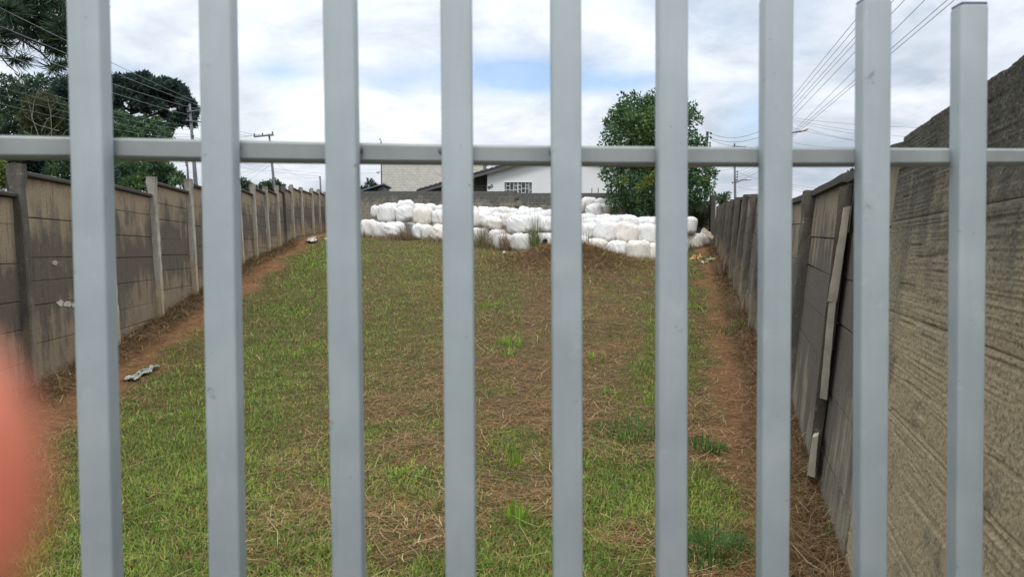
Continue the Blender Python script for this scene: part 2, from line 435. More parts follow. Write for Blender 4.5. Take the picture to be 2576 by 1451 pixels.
# ------------------------------------------------------------------ bale list (reference x0, x1, ytop, ybot, distance, tier, mesh variant, tilt, description)
BALES = [
 # bottom front row
 (903, 946, 552, 596, 33.6, 0, 0, 0, 'bale at the far left end of the bottom row'),
 (940, 966, 558, 599, 33.3, 0, 1, 3, 'narrow bale wedged second from the left in the bottom row'),
 (962, 1017, 558, 599, 33.1, 0, 2, -8, 'sagging creased bale third from the left in the bottom row'),
 (1010, 1046, 559, 594, 34.2, 0, 3, 6, 'bale set back behind dry weeds, left in the bottom row'),
 (1036, 1087, 563, 604, 32.7, 0, 1, 0, 'bale with a bluish film seam at the left of the bottom row'),
 (1084, 1131, 564, 608, 32.4, 0, 2, 7, 'tilted creamy bale in the bottom row beside the fourth gate bar'),
 (1130, 1172, 568, 608, 32.2, 0, 0, 0, 'bale half hidden behind the fourth gate bar in the bottom row'),
 (1170, 1214, 572, 612, 32.1, 0, 3, -4, 'low bale behind reddish weeds right of the fourth gate bar'),
 (1210, 1244, 574, 614, 32.4, 0, 1, 4, 'low bale sunk behind weeds in the middle of the bottom row'),
 (1236, 1266, 578, 624, 31.6, 0, 0, 2, 'narrow upright bale left of the weedy bale, bottom row'),
 (1246, 1290, 588, 629, 30.6, 0, 2, 0, 'bale with dry weeds growing up its front, bottom row'),
 (1287, 1338, 587, 635, 30.4, 0, 0, 0, 'crisp straight sided bale standing front middle of the heap'),
 (1345, 1394, 585, 628, 30.6, 0, 3, 0, 'bale with a torn dark hole showing silage'),
 (1392, 1438, 588, 628, 30.2, 0, 1, 0, 'bale behind the fifth gate bar at the crest of the mound'),
 (1436, 1480, 592, 630, 29.6, 0, 0, 0, 'bale behind the mound crest right of the fifth gate bar'),
 (1476, 1532, 599, 640, 28.9, 0, 2, 10, 'rounded low bale just behind the mound top'),
 (1530, 1581, 603, 646, 28.4, 0, 3, -6, 'squashed creased bale behind the mound with dry stalks before it'),
 (1581, 1637, 605, 658, 28.0, 0, 0, 0, 'plump bale low at the right foot of the mound'),
 (1630, 1684, 611, 662, 28.0, 0, 1, 0, 'bale partly behind the sixth gate bar in the bottom row'),
 (1682, 1732, 596, 640, 29.6, 0, 0, 0, 'bale hidden mostly by the sixth gate bar near the right end'),
 (1728, 1767, 587, 626, 31.2, 0, 2, 0, 'dirty bale at the right end of the bottom row'),
 (1762, 1791, 580, 620, 32.6, 0, 3, 12, 'torn brownish bale leaning against the right wall'),
 # second tier
 (933, 955, 516, 548, 34.4, 1, 2, 10, 'leaning pinkish bale at the left end of the upper row'),
 (949, 995, 514, 559, 33.7, 1, 0, 0, 'upright streaked bale at the left of the upper row'),
 (994, 1039, 516, 558, 33.6, 1, 2, -12, 'bale lying on its side, gathered end showing, upper row'),
 (1038, 1086, 521, 565, 33.1, 1, 1, 4, 'upper row bale with tall stalks in front'),
 (1086, 1128, 526, 565, 32.9, 1, 3, 0, 'upper row bale with drooping folds beside the fourth gate bar'),
 (1126, 1166, 527, 568, 32.8, 1, 0, 0, 'upper row bale behind the fourth gate bar'),
 (1163, 1206, 528, 572, 32.9, 1, 1, -5, 'upper row bale just right of the fourth gate bar'),
 (1197, 1238, 530, 568, 33.1, 1, 2, -16, 'slanting upper bale right of the fourth gate bar'),
 (1216, 1264, 543, 577, 32.0, 1, 3, 18, 'slumped upper bale leaning right behind the reddish weeds'),
 (1277, 1338, 539, 588, 31.2, 1, 2, 0, 'large swirled bale with a pleated face on top of the middle row'),
 (1336, 1362, 540, 586, 32.2, 1, 1, 0, 'upper bale behind the tall green weeds'),
 (1358, 1402, 543, 586, 31.4, 1, 3, 0, 'peach tinted upper bale left of the fifth gate bar'),
 (1400, 1440, 548, 590, 31.0, 1, 0, 0, 'upper bale behind the fifth gate bar'),
 (1438, 1470, 553, 594, 30.4, 1, 1, 0, 'upper bale at the right edge of the fifth gate bar'),
 (1462, 1507, 558, 602, 29.8, 1, 3, -6, 'upper bale behind the dry stalks right of the fifth gate bar'),
 (1499, 1562, 555, 610, 29.2, 1, 0, 22, 'big smooth bale tilted to the right above the mound'),
 (1552, 1613, 560, 613, 28.8, 1, 1, 26, 'streaked bale tilted to the right above the plump bale'),
 (1607, 1662, 562, 615, 28.7, 1, 0, 6, 'square shouldered upper bale left of the sixth gate bar'),
 (1658, 1700, 556, 600, 29.6, 1, 2, 0, 'upper bale behind the sixth gate bar'),
 (1712, 1756, 544, 588, 31.0, 1, 1, 8, 'upper bale at the right end, top sloping to the wall'),
 # rows behind, tops showing
 (962, 1003, 512, 550, 35.0, 2, 1, 0, 'bale top showing behind the upright left bale'),
 (1001, 1040, 505, 546, 35.4, 2, 0, 4, 'single bale standing highest in the left of the heap'),
 (1036, 1070, 512, 548, 35.6, 2, 3, 0, 'cream bale top right of the highest left bale'),
 (1064, 1098, 513, 550, 35.2, 2, 2, 8, 'rounded bale top in the back left of the heap'),
 (1094, 1132, 517, 555, 34.8, 2, 1, 0, 'bale top in the back row beside the fourth gate bar'),
 (1130, 1168, 518, 556, 35.0, 2, 0, 0, 'back row bale behind the fourth gate bar'),
 (1166, 1202, 519, 558, 35.2, 2, 3, 0, 'back row bale top right of the fourth gate bar'),
 (1198, 1233, 520, 558, 35.4, 2, 2, -8, 'back row bale with a ridged top left of the window axis'),
 (1230, 1257, 523, 560, 35.6, 2, 1, 0, 'small cream back row bale below the white house porch'),
 (1252, 1282, 522, 560, 35.8, 2, 0, 0, 'back row bale below the house number'),
 (1278, 1306, 524, 560, 35.6, 2, 3, 6, 'back row bale below the left of the house window'),
 (1302, 1334, 521, 558, 36.0, 2, 2, 0, 'raised back row bale under the house window'),
 (1330, 1364, 524, 560, 35.4, 2, 0, 0, 'back row bale under the right edge of the house window'),
 (1360, 1396, 529, 565, 34.8, 2, 1, 0, 'back row bale with brown stain left of the fifth gate bar'),
 (1394, 1430, 532, 568, 34.2, 2, 3, 0, 'back row bale behind the fifth gate bar'),
 (1428, 1464, 536, 572, 33.6, 2, 0, 0, 'back row bale at the right edge of the fifth gate bar'),
 (1460, 1500, 538, 574, 33.2, 2, 2, 0, 'flat topped back row bale below the tree'),
 (1496, 1540, 540, 576, 32.8, 2, 1, 0, 'back row bale under the left of the tree crown'),
 (1536, 1572, 542, 578, 32.4, 2, 0, 0, 'back row bale shaded by the tree'),
 (1562, 1610, 541, 582, 31.8, 2, 3, 8, 'sloping bale in front of the tree'),
 (1606, 1640, 547, 584, 31.6, 2, 2, 0, 'small bale top right of the sloping bale before the tree'),
 (1636, 1672, 545, 584, 31.6, 2, 1, 0, 'back bale at the left edge of the sixth gate bar'),
 (1670, 1712, 545, 584, 31.8, 2, 0, 0, 'back bale behind the sixth gate bar'),
 # middle rows between
 (1236, 1266, 533, 572, 33.4, 3, 3, 0, 'bale in the middle row with a drooping top'),
 (1262, 1300, 537, 574, 33.0, 3, 1, 0, 'bale peeking above the slumped bale in the middle'),
 (1300, 1332, 531, 570, 34.2, 3, 0, 0, 'cream topped bale behind the large swirled one'),
 (1330, 1372, 535, 572, 33.6, 3, 2, 0, 'bale behind the tall green weeds with its top showing'),
 (1204, 1240, 526, 562, 34.2, 3, 1, 0, 'bale behind the slanting one left of centre'),
 (1470, 1512, 549, 588, 31.2, 3, 0, 0, 'bale peeping over the upper row right of the fifth gate bar'),
 (1508, 1562, 545, 584, 31.0, 3, 3, 0, 'wide bale top above the big tilted one'),
 (1606, 1646, 552, 590, 30.4, 3, 1, 0, 'bale top behind the square shouldered one'),
 # far stack at the wall
 (1447, 1470, 506, 540, 36.2, 4, 1, 0, 'half hidden bale left in the far high stack'),
 (1466, 1500, 496, 530, 36.6, 4, 3, -4, 'topmost cream bale of the far high stack by the wall'),
 (1475, 1517, 513, 552, 35.2, 4, 2, 0, 'brown streaked bale low in the far high stack'),
 (1500, 1532, 500, 532, 36.4, 4, 0, 0, 'flat topped bale at the right of the far high stack'),
 (1506, 1540, 514, 552, 35.6, 4, 1, 5, 'cream bale under the flat topped far one'),
 (1536, 1566, 513, 550, 36.0, 4, 2, 0, 'bale glimpsed through the lower tree leaves'),
]

# ------------------------------------------------------------------ walls: plan
LP = [(-160, 4.0, None), (-62, 6.2, None), (64, 8.5, None), (279, 10.9, None), (396, 13.2, None), (486, 15.5, None), (556, 17.8, None), (606, 20.2, None), (643, 22.5, None),
      (674, 24.8, None), (702, 27.1, None), (719, 29.3, None), (738, 31.5, None), (762, 34.0, None), (789, 36.7, None), (806, 39.5, None), (821, 42.4, None)]
lp = []
for i, (x, Z, _) in enumerate(LP):
    X = (x - CX) / F * Z if i > 1 else -4.1 - 0.155 * Z
    lp.append((X, Z))
L_BASE = [-1.70, -1.66, -1.60, -1.43, -1.22, -.95, -.70, -.45, -.25, -.10, .05, .22, .48, .62, .78, .90, 1.0]     # relative to the eye
L_TOP = [0.55, 0.64, 0.90, .955, 1.20, 1.37, 1.54, 1.70, 1.90, 2.05, 2.28, 2.46, 2.66, 2.79, 2.98, 3.12, 3.2]      # coping of the panel that starts at the post is [i+1-1]
def lwx(Z):
    return np.interp(Z, [p[1] for p in lp], [p[0] for p in lp])
def rwx(Z):
    Z = np.asarray(Z, float)
    return np.where(Z < 7.6, 0.577 + 0.296 * Z, np.where(Z < 40, 2.827 + (Z - 7.6) * 0.2375, 10.4))
RZ = [0.95, 3.80, 5.35, 7.6, 9.85, 12.1, 14.35, 16.6, 18.85, 21.1, 23.35, 25.6, 27.85, 30.1, 32.35, 34.9]
RB = lambda Z: np.interp(Z, [0, 3.8, 5.4, 7.2, 9.8, 13.2, 16, 23.7, 29, 34], [-1.71, -1.65, -1.63, -1.57, -1.45, -1.2, -1.02, -.30, 0.0, .27])
RT = lambda Z: np.interp(Z, [0, 5.3, 7.6, 9.8, 12, 16.3, 23, 34.8], [.50, .53, .54, .62, .86, 1.2, 1.5, 2.0])

# ------------------------------------------------------------------ terrain
ctrl = []
for (X, Z), b in zip(lp, L_BASE): ctrl.append((X, Z, b))
for Z in (1.5, 3.8, 5.4, 7.2, 9.8, 13.2, 16, 20, 23.7, 29, 34): ctrl.append((float(rwx(Z)), Z, float(RB(Z))))
ctrl += [(0, 3.85, -1.70), (0, 8, -1.59), (0, 12, -1.33), (0, 16, -1.0), (-.5, 20, -.64), (-3, 25, -.17), (2.5, 22, -.50), (-4.5, 29, .17),
         (0, 40, .95), (-8, 45, 1.05), (9, 38, .6), (0, 0, -1.72), (-6, -3, -1.74), (5, -3, -1.72), (-12, 0, -1.72), (-13, 20, -.5), (-13, 42, 1.0), (12, 10, -1.4), (12, 25, -.2), (13, 40, .6), (0, 47, 1.1)]
for (x0, x1, yt, yb, Z, tier, v, tl, d) in BALES:
    if tier == 0:
        p = P((x0 + x1) / 2, yb, Z - 0.3)
        ctrl.append((p.x, p.y, p.z - EYE))
ctrl = np.array(ctrl)
def tps(r): return np.where(r > 1e-6, r * r * np.log(np.maximum(r, 1e-6)), 0)
def fit_tps(c, lam=1.0):
    n = len(c); r = np.hypot(c[:, None, 0] - c[None, :, 0], c[:, None, 1] - c[None, :, 1])
    A = np.zeros((n + 3, n + 3)); A[:n, :n] = tps(r) + lam * np.eye(n)
    A[:n, n] = 1; A[:n, n + 1:] = c[:, :2]; A[n, :n] = 1; A[n + 1:, :n] = c[:, :2].T
    return np.linalg.solve(A, np.r_[c[:, 2], 0, 0, 0])
TW = fit_tps(ctrl, 0.6)
def vnoise(x, y, seed=0):
    """cheap smooth value noise, arrays"""
    xi = np.floor(x).astype(np.int64); yi = np.floor(y).astype(np.int64)
    fx = x - xi; fy = y - yi
    fx = fx * fx * (3 - 2 * fx); fy = fy * fy * (3 - 2 * fy)
    def h(a, b):
        v = (a * 374761393 + b * 668265263 + seed * 974711) & 0x7fffffff
        v = ((v ^ (v >> 13)) * 1274126177) & 0x7fffffff
        return ((v ^ (v >> 16)) & 0xffff) / 65535.0
    return (h(xi, yi) * (1 - fx) + h(xi + 1, yi) * fx) * (1 - fy) + (h(xi, yi + 1) * (1 - fx) + h(xi + 1, yi + 1) * fx) * fy
def fbm(x, y, seed=0, o=4):
    s = 0; a = 0.5; t = 0
    for i in range(o):
        s = s + a * vnoise(x * 2 ** i, y * 2 ** i, seed + i * 17); t += a; a *= 0.55
    return s / t
def ground_smooth(X, Y):
    X = np.asarray(X, float); Y = np.asarray(Y, float)
    xc = np.clip(X, -13, 13); yc = np.clip(Y, -3, 47)
    r = np.hypot(xc[..., None] - ctrl[:, 0], yc[..., None] - ctrl[:, 1])
    n = len(ctrl)
    h = tps(r) @ TW[:n] + TW[n] + TW[n + 1] * xc + TW[n + 2] * yc
    return EYE + h
def ground(X, Y):
    X = np.asarray(X, float); Y = np.asarray(Y, float)
    h = ground_smooth(X, Y)
    h = h + 0.64 * np.exp(-((X - 1.95) / 1.65) ** 2 - ((Y - 24.8) / 2.2) ** 2) * (0.9 + 0.2 * fbm(X * 1.5, Y * 1.5, 3))
    inside = (np.abs(X) < 14) & (Y < 46)
    h = h + np.where(inside, 0.05 * (fbm(X * 0.9, Y * 0.9, 5) - 0.5) + 0.05 * (fbm(X * 4, Y * 4, 9, 3) - 0.5), 0)
    # strip of banked debris at the foot of the walls
    dl = X - lwx(Y); dr = rwx(Y) - X
    h = h + np.where(Y < 44, 0.09 * np.exp(-(dl / 0.35) ** 2) + 0.07 * np.exp(-(dr / 0.3) ** 2), 0)
    return h
def gz(x, y): return float(ground(np.array([x]), np.array([y]))[0])

def sm(a, b, x): t = np.clip((x - a) / (b - a), 0, 1); return t * t * (3 - 2 * t)
def cover(X, Y):
    """weights of green, straw, soil at ground positions"""
    dl = X - lwx(Y); dr = rwx(Y) - X
    n1 = fbm(X * 0.55, Y * 0.40, 21); n2 = fbm(X * 1.6, Y * 1.1, 22); n3 = fbm(X * 5, Y * 4, 23, 3)
    wob = (n2 - 0.5) * 0.9
    soilL = sm(0.25, 0.5, dl + wob * 0.3) * (1 - sm(0.72, 1.1, dl + wob * .9))
    strawL = 1 - sm(0.3, 0.6, dl + wob * 0.4)
    soilR = sm(0.3, 0.45, dr + wob * 0.3) * (1 - sm(0.58, 0.82, dr + wob * 0.9)) * 0.85
    strawR = 1 - sm(0.3, 0.5, dr + wob * 0.3)
    bandG = np.exp(-((dl - 2.2 + wob * 0.5) / 1.35) ** 2) * (0.68 + 0.32 * sm(.36, .52, fbm(X * .9, Y * .55, 27)))
    bandR = np.exp(-((dr - 1.35 + wob * 0.5) / 0.5) ** 2) * (0.55 + 0.45 * (n1 > .45))
    bandC = np.exp(-((X + 1.45 + 0.06 * Y + wob) / 0.7) ** 2) * sm(6, 9, Y) * 0.6
    green = 0.30 + 0.68 * sm(0.40, 0.58, n2 * 0.5 + n1 * 0.5)
    near = 1 - sm(5, 9, Y)
    green = green * (0.55 + 0.45 * near)
    centre = np.exp(-((X - 1.0) / 1.7) ** 2) * sm(5.0, 8.0, Y)
    green = green * (1 - 0.42 * centre)
    leftmix = sm(2.0, 4.0, dl) * (X < 0.2)
    green = np.maximum(green, 0.42 * leftmix * sm(8, 14, Y))
    green = np.maximum(green, bandG); green = np.maximum(green, bandR); green = np.maximum(green, bandC)
    green = np.clip(0.5 + (green - 0.5) * 1.25 + 0.22 * (fbm(X * 3.1, Y * 2.2, 31, 3) - .5), 0, 1)
    mound = np.exp(-((X - 1.95) / 2.1) ** 2 - ((Y - 24.0) / 3.2) ** 2)
    green = green * (1 - 0.5 * mound)
    soil = np.clip(soilL + soilR + 0.35 * sm(0.6, 0.72, n1) * (1 - bandG), 0, 1)
    soil = soil * (1 - 0.8 * mound)
    green = green * (1 - np.clip(soilL + soilR, 0, 1) * 0.93) * (1 - np.clip(strawL + strawR, 0, 1) * 0.85)
    green = np.clip(green + (n3 - 0.5) * 0.35 * (green > 0.15), 0, 1)
    straw = np.clip(1 - green, 0, 1) * (1 - 0.75 * np.clip(soilL + soilR, 0, 1))
    straw = np.clip(straw + 0.8 * (strawL + strawR), 0, 1)
    return green, straw, soil
def covcol(X, Y):
    g, s, so = cover(X, Y)
    g = g[..., None]; s = s[..., None]; so = so[..., None]
    G = np.array([.105, .118, .035]); St = np.array([.18, .118, .062]); So = np.array([.37, .18, .085])
    w = g + s * 0.8 + so * 1.2 + 1e-3
    return (G * g + St * s * 0.8 + So * so * 1.2) / w

xs = np.unique(np.concatenate([np.linspace(-900, -60, 8), np.linspace(-60, -13, 24), np.arange(-13, 12, 0.11), np.linspace(12, 60, 24), np.linspace(60, 900, 8)]))
ys = np.unique(np.concatenate([np.linspace(-300, -5, 10), np.linspace(-5, 1.5, 14), np.arange(1.5, 12, 0.08), np.arange(12, 46, 0.16), np.linspace(46, 120, 20), np.linspace(120, 1500, 10)]))
GX, GY = np.meshgrid(xs, ys)
nx, ny = len(xs), len(ys)
gx, gy = GX.ravel(), GY.ravel()
H = np.concatenate([ground(gx[i:i + 20000], gy[i:i + 20000]) for i in range(0, len(gx), 20000)])
cc = covcol(gx, gy)
outl = (gx < lwx(gy) - 0.2) | (gx > rwx(gy) + 0.3) | (gy > 46) | (gy < 1.0)
cc[outl] = np.array([.08, .075, .04]) * (0.7 + 0.6 * fbm(gx[outl] * .3, gy[outl] * .3, 40))[:, None]
ii = (np.arange(ny - 1)[:, None] * nx + np.arange(nx - 1)[None, :]).ravel()
quads = np.stack([ii, ii + 1, ii + nx + 1, ii + nx], 1)
me = npmesh('ground', np.stack([gx, gy, H], 1), quads, col=cc)
link('ground', me, M['ground'], smooth=True, kind='structure', label='sloping yard of mown grass, straw and red soil')

# ------------------------------------------------------------------ left wall
def base_of(X, Y): return gz(X, Y)
wl = empty('concrete_wall', (lp[2][0], lp[2][1], base_of(*lp[2])), label='long stained precast concrete slab wall with stepped posts along the left side', cat='wall')
LEAN = math.tan(R(2.3))
def wall_panel(parent, a, b, zb_a, zb_b, zt_a, zt_b, side, mat, rowh, thick=0.055, lean=LEAN, name='slab', rows_from_top=True, jitter=0.003, seed=0, prof=None):
    """slab courses from a to b (x,y); side +1: yard lies to the right of a->b"""
    a = Vector((a[0], a[1], 0)); b = Vector((b[0], b[1], 0))
    d = (b - a); Ln = d.length; d.normalize()
    nrm = Vector((d.y, -d.x, 0)) * side              # towards the yard
    zb = min(zb_a, zb_b) - 0.25
    ht = zt_a - zb
    nrow = max(1, int(math.ceil(ht / rowh)))
    def pt(s, z): return a + d * s + Vector((0, 0, z)) - nrm * lean * (z - zb_a)
    rg = random.Random(seed)
    hrf = lambda co: (co.z - (zb_a + (zb_b - zb_a) * max(0, min(1, (Vector((co.x, co.y, 0)) - a).dot(d) / Ln)))) / max(0.5, (zt_a - zb_a))
    g = 0.0035
    hs_ = [0.0]
    while hs_[-1] < ht: hs_.append(hs_[-1] + rowh * rg.uniform(.72, 1.3))
    for r in range(len(hs_) - 1):
        z1 = zt_a - hs_[r] - g; z0 = max(zt_a - hs_[r + 1] + g, zb)
        if z1 < min(zb_a, zb_b) - 0.02 or z1 - z0 < 0.03: continue
        sl = (zt_b - zt_a)
        off = rg.uniform(-0.004, 0.004)
        tw = rg.uniform(-0.006, 0.006)
        o = pt(0.03, z0) + nrm * off
        me = boxmesh(name, o, pt(Ln - 0.03, z0) - pt(0.03, z0) + Vector((0, 0, sl + tw * .5)), -nrm * thick, pt(0, z1) - pt(0, z0), 0.0045, jitter, hrf)
        link(name, me, mat, parent)
    me = boxmesh('backing', pt(0, zb) - nrm * 0.03, pt(Ln, zb) - pt(0, zb) + Vector((0, 0, sl)), -nrm * 0.05, pt(0, zt_a - 0.03) - pt(0, zb), 0, 0, hrf)
    link('backing', me, M['backing'], parent)
    return pt, nrm, d, Ln

def post(parent, X, Y, zb, zt, nrm, w, mat, lean=LEAN, name='post', hr_top=None, d=None, seed=0):
    """square post with worn edges: a stack of rings"""
    rg = random.Random(seed)
    t = Vector((nrm.y, -nrm.x, 0))
    n = max(4, int((zt - zb) / 0.12)); verts = []; faces = []
    for i in range(n + 1):
        z = zb - 0.2 + (zt - zb + 0.2) * i / n
        c = Vector((X, Y, z)) - nrm * lean * (z - zb) + nrm * 0.035
        k = 1.0 if z < zt - 0.26 else 1.22
        for sx, sy in ((-1, -.8), (-.8, -1), (.8, -1), (1, -.8), (1, .8), (.8, 1), (-.8, 1), (-1, .8)):
            j = rg.uniform(-0.006, 0.006) + (rg.uniform(-0.012, 0) if rg.random() < 0.12 else 0)
            verts.append(c + t * sx * (w / 2 * k + j) + nrm * sy * (w / 2 * k + j))
    for i in range(n):
        for s in range(8):
            q = (s + 1) % 8
            faces.append((i * 8 + s, i * 8 + q, (i + 1) * 8 + q, (i + 1) * 8 + s))
    faces.append(tuple(n * 8 + s for s in range(8)))
    me = mesh(name, verts, faces)
    bm = bmesh.new(); bm.from_mesh(me); bmesh.ops.recalc_face_normals(bm, faces=bm.faces[:]); bm.to_mesh(me); bm.free()
    a = me.attributes.new('hr', 'FLOAT', 'POINT')
    a.data.foreach_set('value', [(v.co.z - zb) / (zt - zb) for v in me.vertices])
    return link(name, me, mat, parent)

for i in range(len(lp) - 1):
    a, b = lp[i], lp[i + 1]
    zba, zbb = base_of(*a), base_of(*b)
    zt = EYE + L_TOP[i + 1] if False else EYE + L_TOP[i + 0 if i < 1 else i]
    # coping height of the panel i..i+1 is read at its far post
    zt = EYE + [0.45, 0.645, .905, .985, 1.22, 1.40, 1.56, 1.70, 1.92, 2.05, 2.28, 2.46, 2.68, 2.78, 2.97, 3.14][i]
    pt, nrm, d, Ln = wall_panel(wl, a, b, zba, zbb, zt - 0.05, zt - 0.05, 1, M['slab'], 0.365, seed=i)
    o = pt(0.05, zt - 0.05) + nrm * 0.06
    me = boxmesh('coping', o, pt(Ln - 0.05, zt - 0.05) - pt(0.05, zt - 0.05), -nrm * 0.17, (0, 0, 0.055), 0.012, 0.005, lambda co: 0.9)
    link('coping', me, M['coping'], wl)
    post(wl, a[0], a[1], zba, zt + 0.07, nrm, 0.125, M['post_dark'] if i in (2, 11) else M['post'], seed=i)
a = lp[-1]; post(wl, a[0], a[1], base_of(*a), EYE + 3.3, nrm, 0.15, M['post'], seed=99)
# paint remains on the third panel
pt0 = Vector((lp[2][0], lp[2][1], 0)); dd = (Vector((lp[3][0], lp[3][1], 0)) - pt0).normalized(); nn = Vector((dd.y, -dd.x, 0))
def wallpoint(x, y):                       # intersection of a view ray with the leaning third panel
    A = P(x, y, 1.0); o = Vector((0, 0, EYE)); r = A - o
    zb0 = base_of(*lp[2])
    nl = (nn + Vector((0, 0, LEAN))).normalized()
    q = Vector((pt0.x, pt0.y, zb0))
    t = (q - o).dot(nl) / r.dot(nl)
    return o + r * t, nl
for k, (x, y, w_, h_) in enumerate([(137, 661, 11, 13), (150, 763, 16, 17), (168, 765, 18, 18), (183, 768, 10, 12)]):
    c, nl = wallpoint(x, y)
    rg = random.Random(k); n_ = 14
    sx = w_ / F * c.y / max(.3, abs(dd.x) * 1.0 + .3) * 0.5; sz = h_ / F * c.y * 0.5
    up = Vector((0, 0, 1)) - nl * nl.z
    vv = [c + nl * 0.014 + dd * math.cos(2 * math.pi * i / n_) * sx * rg.uniform(.6, 1.2) + up * math.sin(2 * math.pi * i / n_) * sz * rg.uniform(.6, 1.2) for i in range(n_)]
    vb = [v - nl * 0.02 for v in vv]
    me = mesh('mortar_patch', vv + vb, [tuple(range(n_))] + [(i, n_ + i, n_ + (i + 1) % n_, (i + 1) % n_) for i in range(n_)])
    link('mortar_patch', me, M['scrap'] if k else M['pale_pillar'], wl)

# ------------------------------------------------------------------ right wall (leans away from the yard)
wr = empty('leaning_concrete_wall', (float(rwx(7.6)), 7.6, gz(float(rwx(7.6)), 7.6)), label='cracked sooty concrete slab wall leaning outward along the right side', cat='wall')
RLEAN = 0.095
for i in range(1, len(RZ) - 1):
    Za, Zb = RZ[i], RZ[i + 1]
    a = (float(rwx(Za)), Za); b = (float(rwx(Zb)), Zb)
    zba, zbb = gz(*a), gz(*b)
    if Za > 9: zta = EYE + float(RT(Za)); ztb = EYE + float(RT(Zb))
    else: zta = EYE + float(RT((Za + Zb) / 2)); ztb = zta + (0.06 if i > 1 else 0)
    ln = RLEAN * (1.15 if i == 1 else 1.0) * (1.0 if i < 8 else 0.8)
    pt, nrm, d, Ln = wall_panel(wr, a, b, zba, zbb, zta - 0.05, ztb - 0.05, -1, M['slab_right'], 0.34 if i > 2 else 0.37, lean=ln, seed=40 + i, jitter=0.005)
    # broken coping, three chunks with ragged tops
    rg = random.Random(300 + i); nch = 3 if i > 3 else 1
    for k in range(nch):
        if i > 4 and rg.random() < 0.22: continue
        s0 = Ln * k / nch + 0.02; s1 = Ln * (k + 1) / nch - 0.015
        zl = zta + (ztb - zta) * s0 / Ln; zh = zta + (ztb - zta) * s1 / Ln
        q0 = pt(s0, zl - 0.05) + nrm * 0.045; q1 = pt(s1, zh - 0.05) + nrm * 0.045
        nseg = 7; V = []; Fc = []
        for j in range(nseg + 1):
            c = q0.lerp(q1, j / nseg)
            hh = 0.06 + rg.uniform(-.02, .03) if i > 3 else 0.065 + rg.uniform(-.006, .006)
            e0 = rg.uniform(-.02, .02) if i > 3 else 0
            V += [c + nrm * e0, c + nrm * e0 + Vector((0, 0, hh * .8)), c - nrm * 0.05 + Vector((0, 0, hh)), c - nrm * (0.15 + rg.uniform(-.02, .02)) + Vector((0, 0, hh * .8)), c - nrm * 0.16]
        for j in range(nseg):
            for s in range(5):
                t = (s + 1) % 5; Fc.append((j * 5 + s, j * 5 + t, (j + 1) * 5 + t, (j + 1) * 5 + s))
        Fc += [(0, 1, 2, 3, 4), tuple(nseg * 5 + s for s in (4, 3, 2, 1, 0))]
        me = mesh('coping', V, Fc); at = me.attributes.new('hr', 'FLOAT', 'POINT'); at.data.foreach_set('value', [0.9] * len(V))
        link('coping', me, M['coping'], wr)
    if i > 2:
        post(wr, a[0], a[1], zba, zta + (0.02 if i > 1 else -0.02), nrm, 0.13, M['post_dark'], lean=ln, seed=60 + i)
    # pale slipped mortar beside posts
a = (float(rwx(RZ[-1])), RZ[-1])
# cracked pale pillar at the second post: three slipped pieces, dark stub below
a = (float(rwx(5.35)), 5.35); zb = gz(*a)
dR = Vector((0.296, 1, 0)).normalized(); nR = Vector((-dR.y, dR.x, 0))
def piece(xt0, xt1, yt, xb0, xb1, yb, Zt, Zb, mat, name='pillar_piece', dep=0.12):
    A, B, Cc, D = P(xt0, yt, Zt), P(xt1, yt - 4, Zt + 0.005), P(xb1, yb + 5, Zb + 0.005), P(xb0, yb, Zb)
    rg = random.Random(int(yt)); n = 12
    back = dR * dep - nR * 0.02
    V = []; Fc = []
    for j in range(n + 1):
        t = j / n
        l_ = A.lerp(D, t) + Vector((rg.uniform(-.0018, .0018), 0, rg.uniform(-.004, .004)))
        r_ = B.lerp(Cc, t) + Vector((rg.uniform(-.0022, .0022), 0, rg.uniform(-.003, .003)))
        V += [l_, r_, r_ + back, l_ + back]
    for j in range(n):
        for s in range(4):
            t = (s + 1) % 4; Fc.append((j * 4 + s, j * 4 + t, (j + 1) * 4 + t, (j + 1) * 4 + s))
    Fc += [(3, 2, 1, 0), tuple(n * 4 + s for s in range(4))]
    me = mesh(name, V, Fc)
    bm = bmesh.new(); bm.from_mesh(me); bmesh.ops.recalc_face_normals(bm, faces=bm.faces[:]); bm.to_mesh(me); bm.free()
    at = me.attributes.new('hr', 'FLOAT', 'POINT'); at.data.foreach_set('value', [0.5] * len(V))
    return link(name, me, mat, wr, label='pale exposed length of the cracked pillar' if mat is M['pale_pillar'] else None)
piece(2122, 2140, 522, 2081, 2104, 758, 4.98, 4.98, M['pale_pillar'])
piece(2084, 2103, 764, 2062, 2080, 1000, 4.98, 4.94, M['pale_pillar'])
piece(2043, 2058, 1100, 2030, 2050, 1195, 4.94, 4.92, M['pale_pillar'])
piece(2112, 2146, 470, 2030, 2056, 1196, 5.12, 5.05, M['post_dark'], 'post')

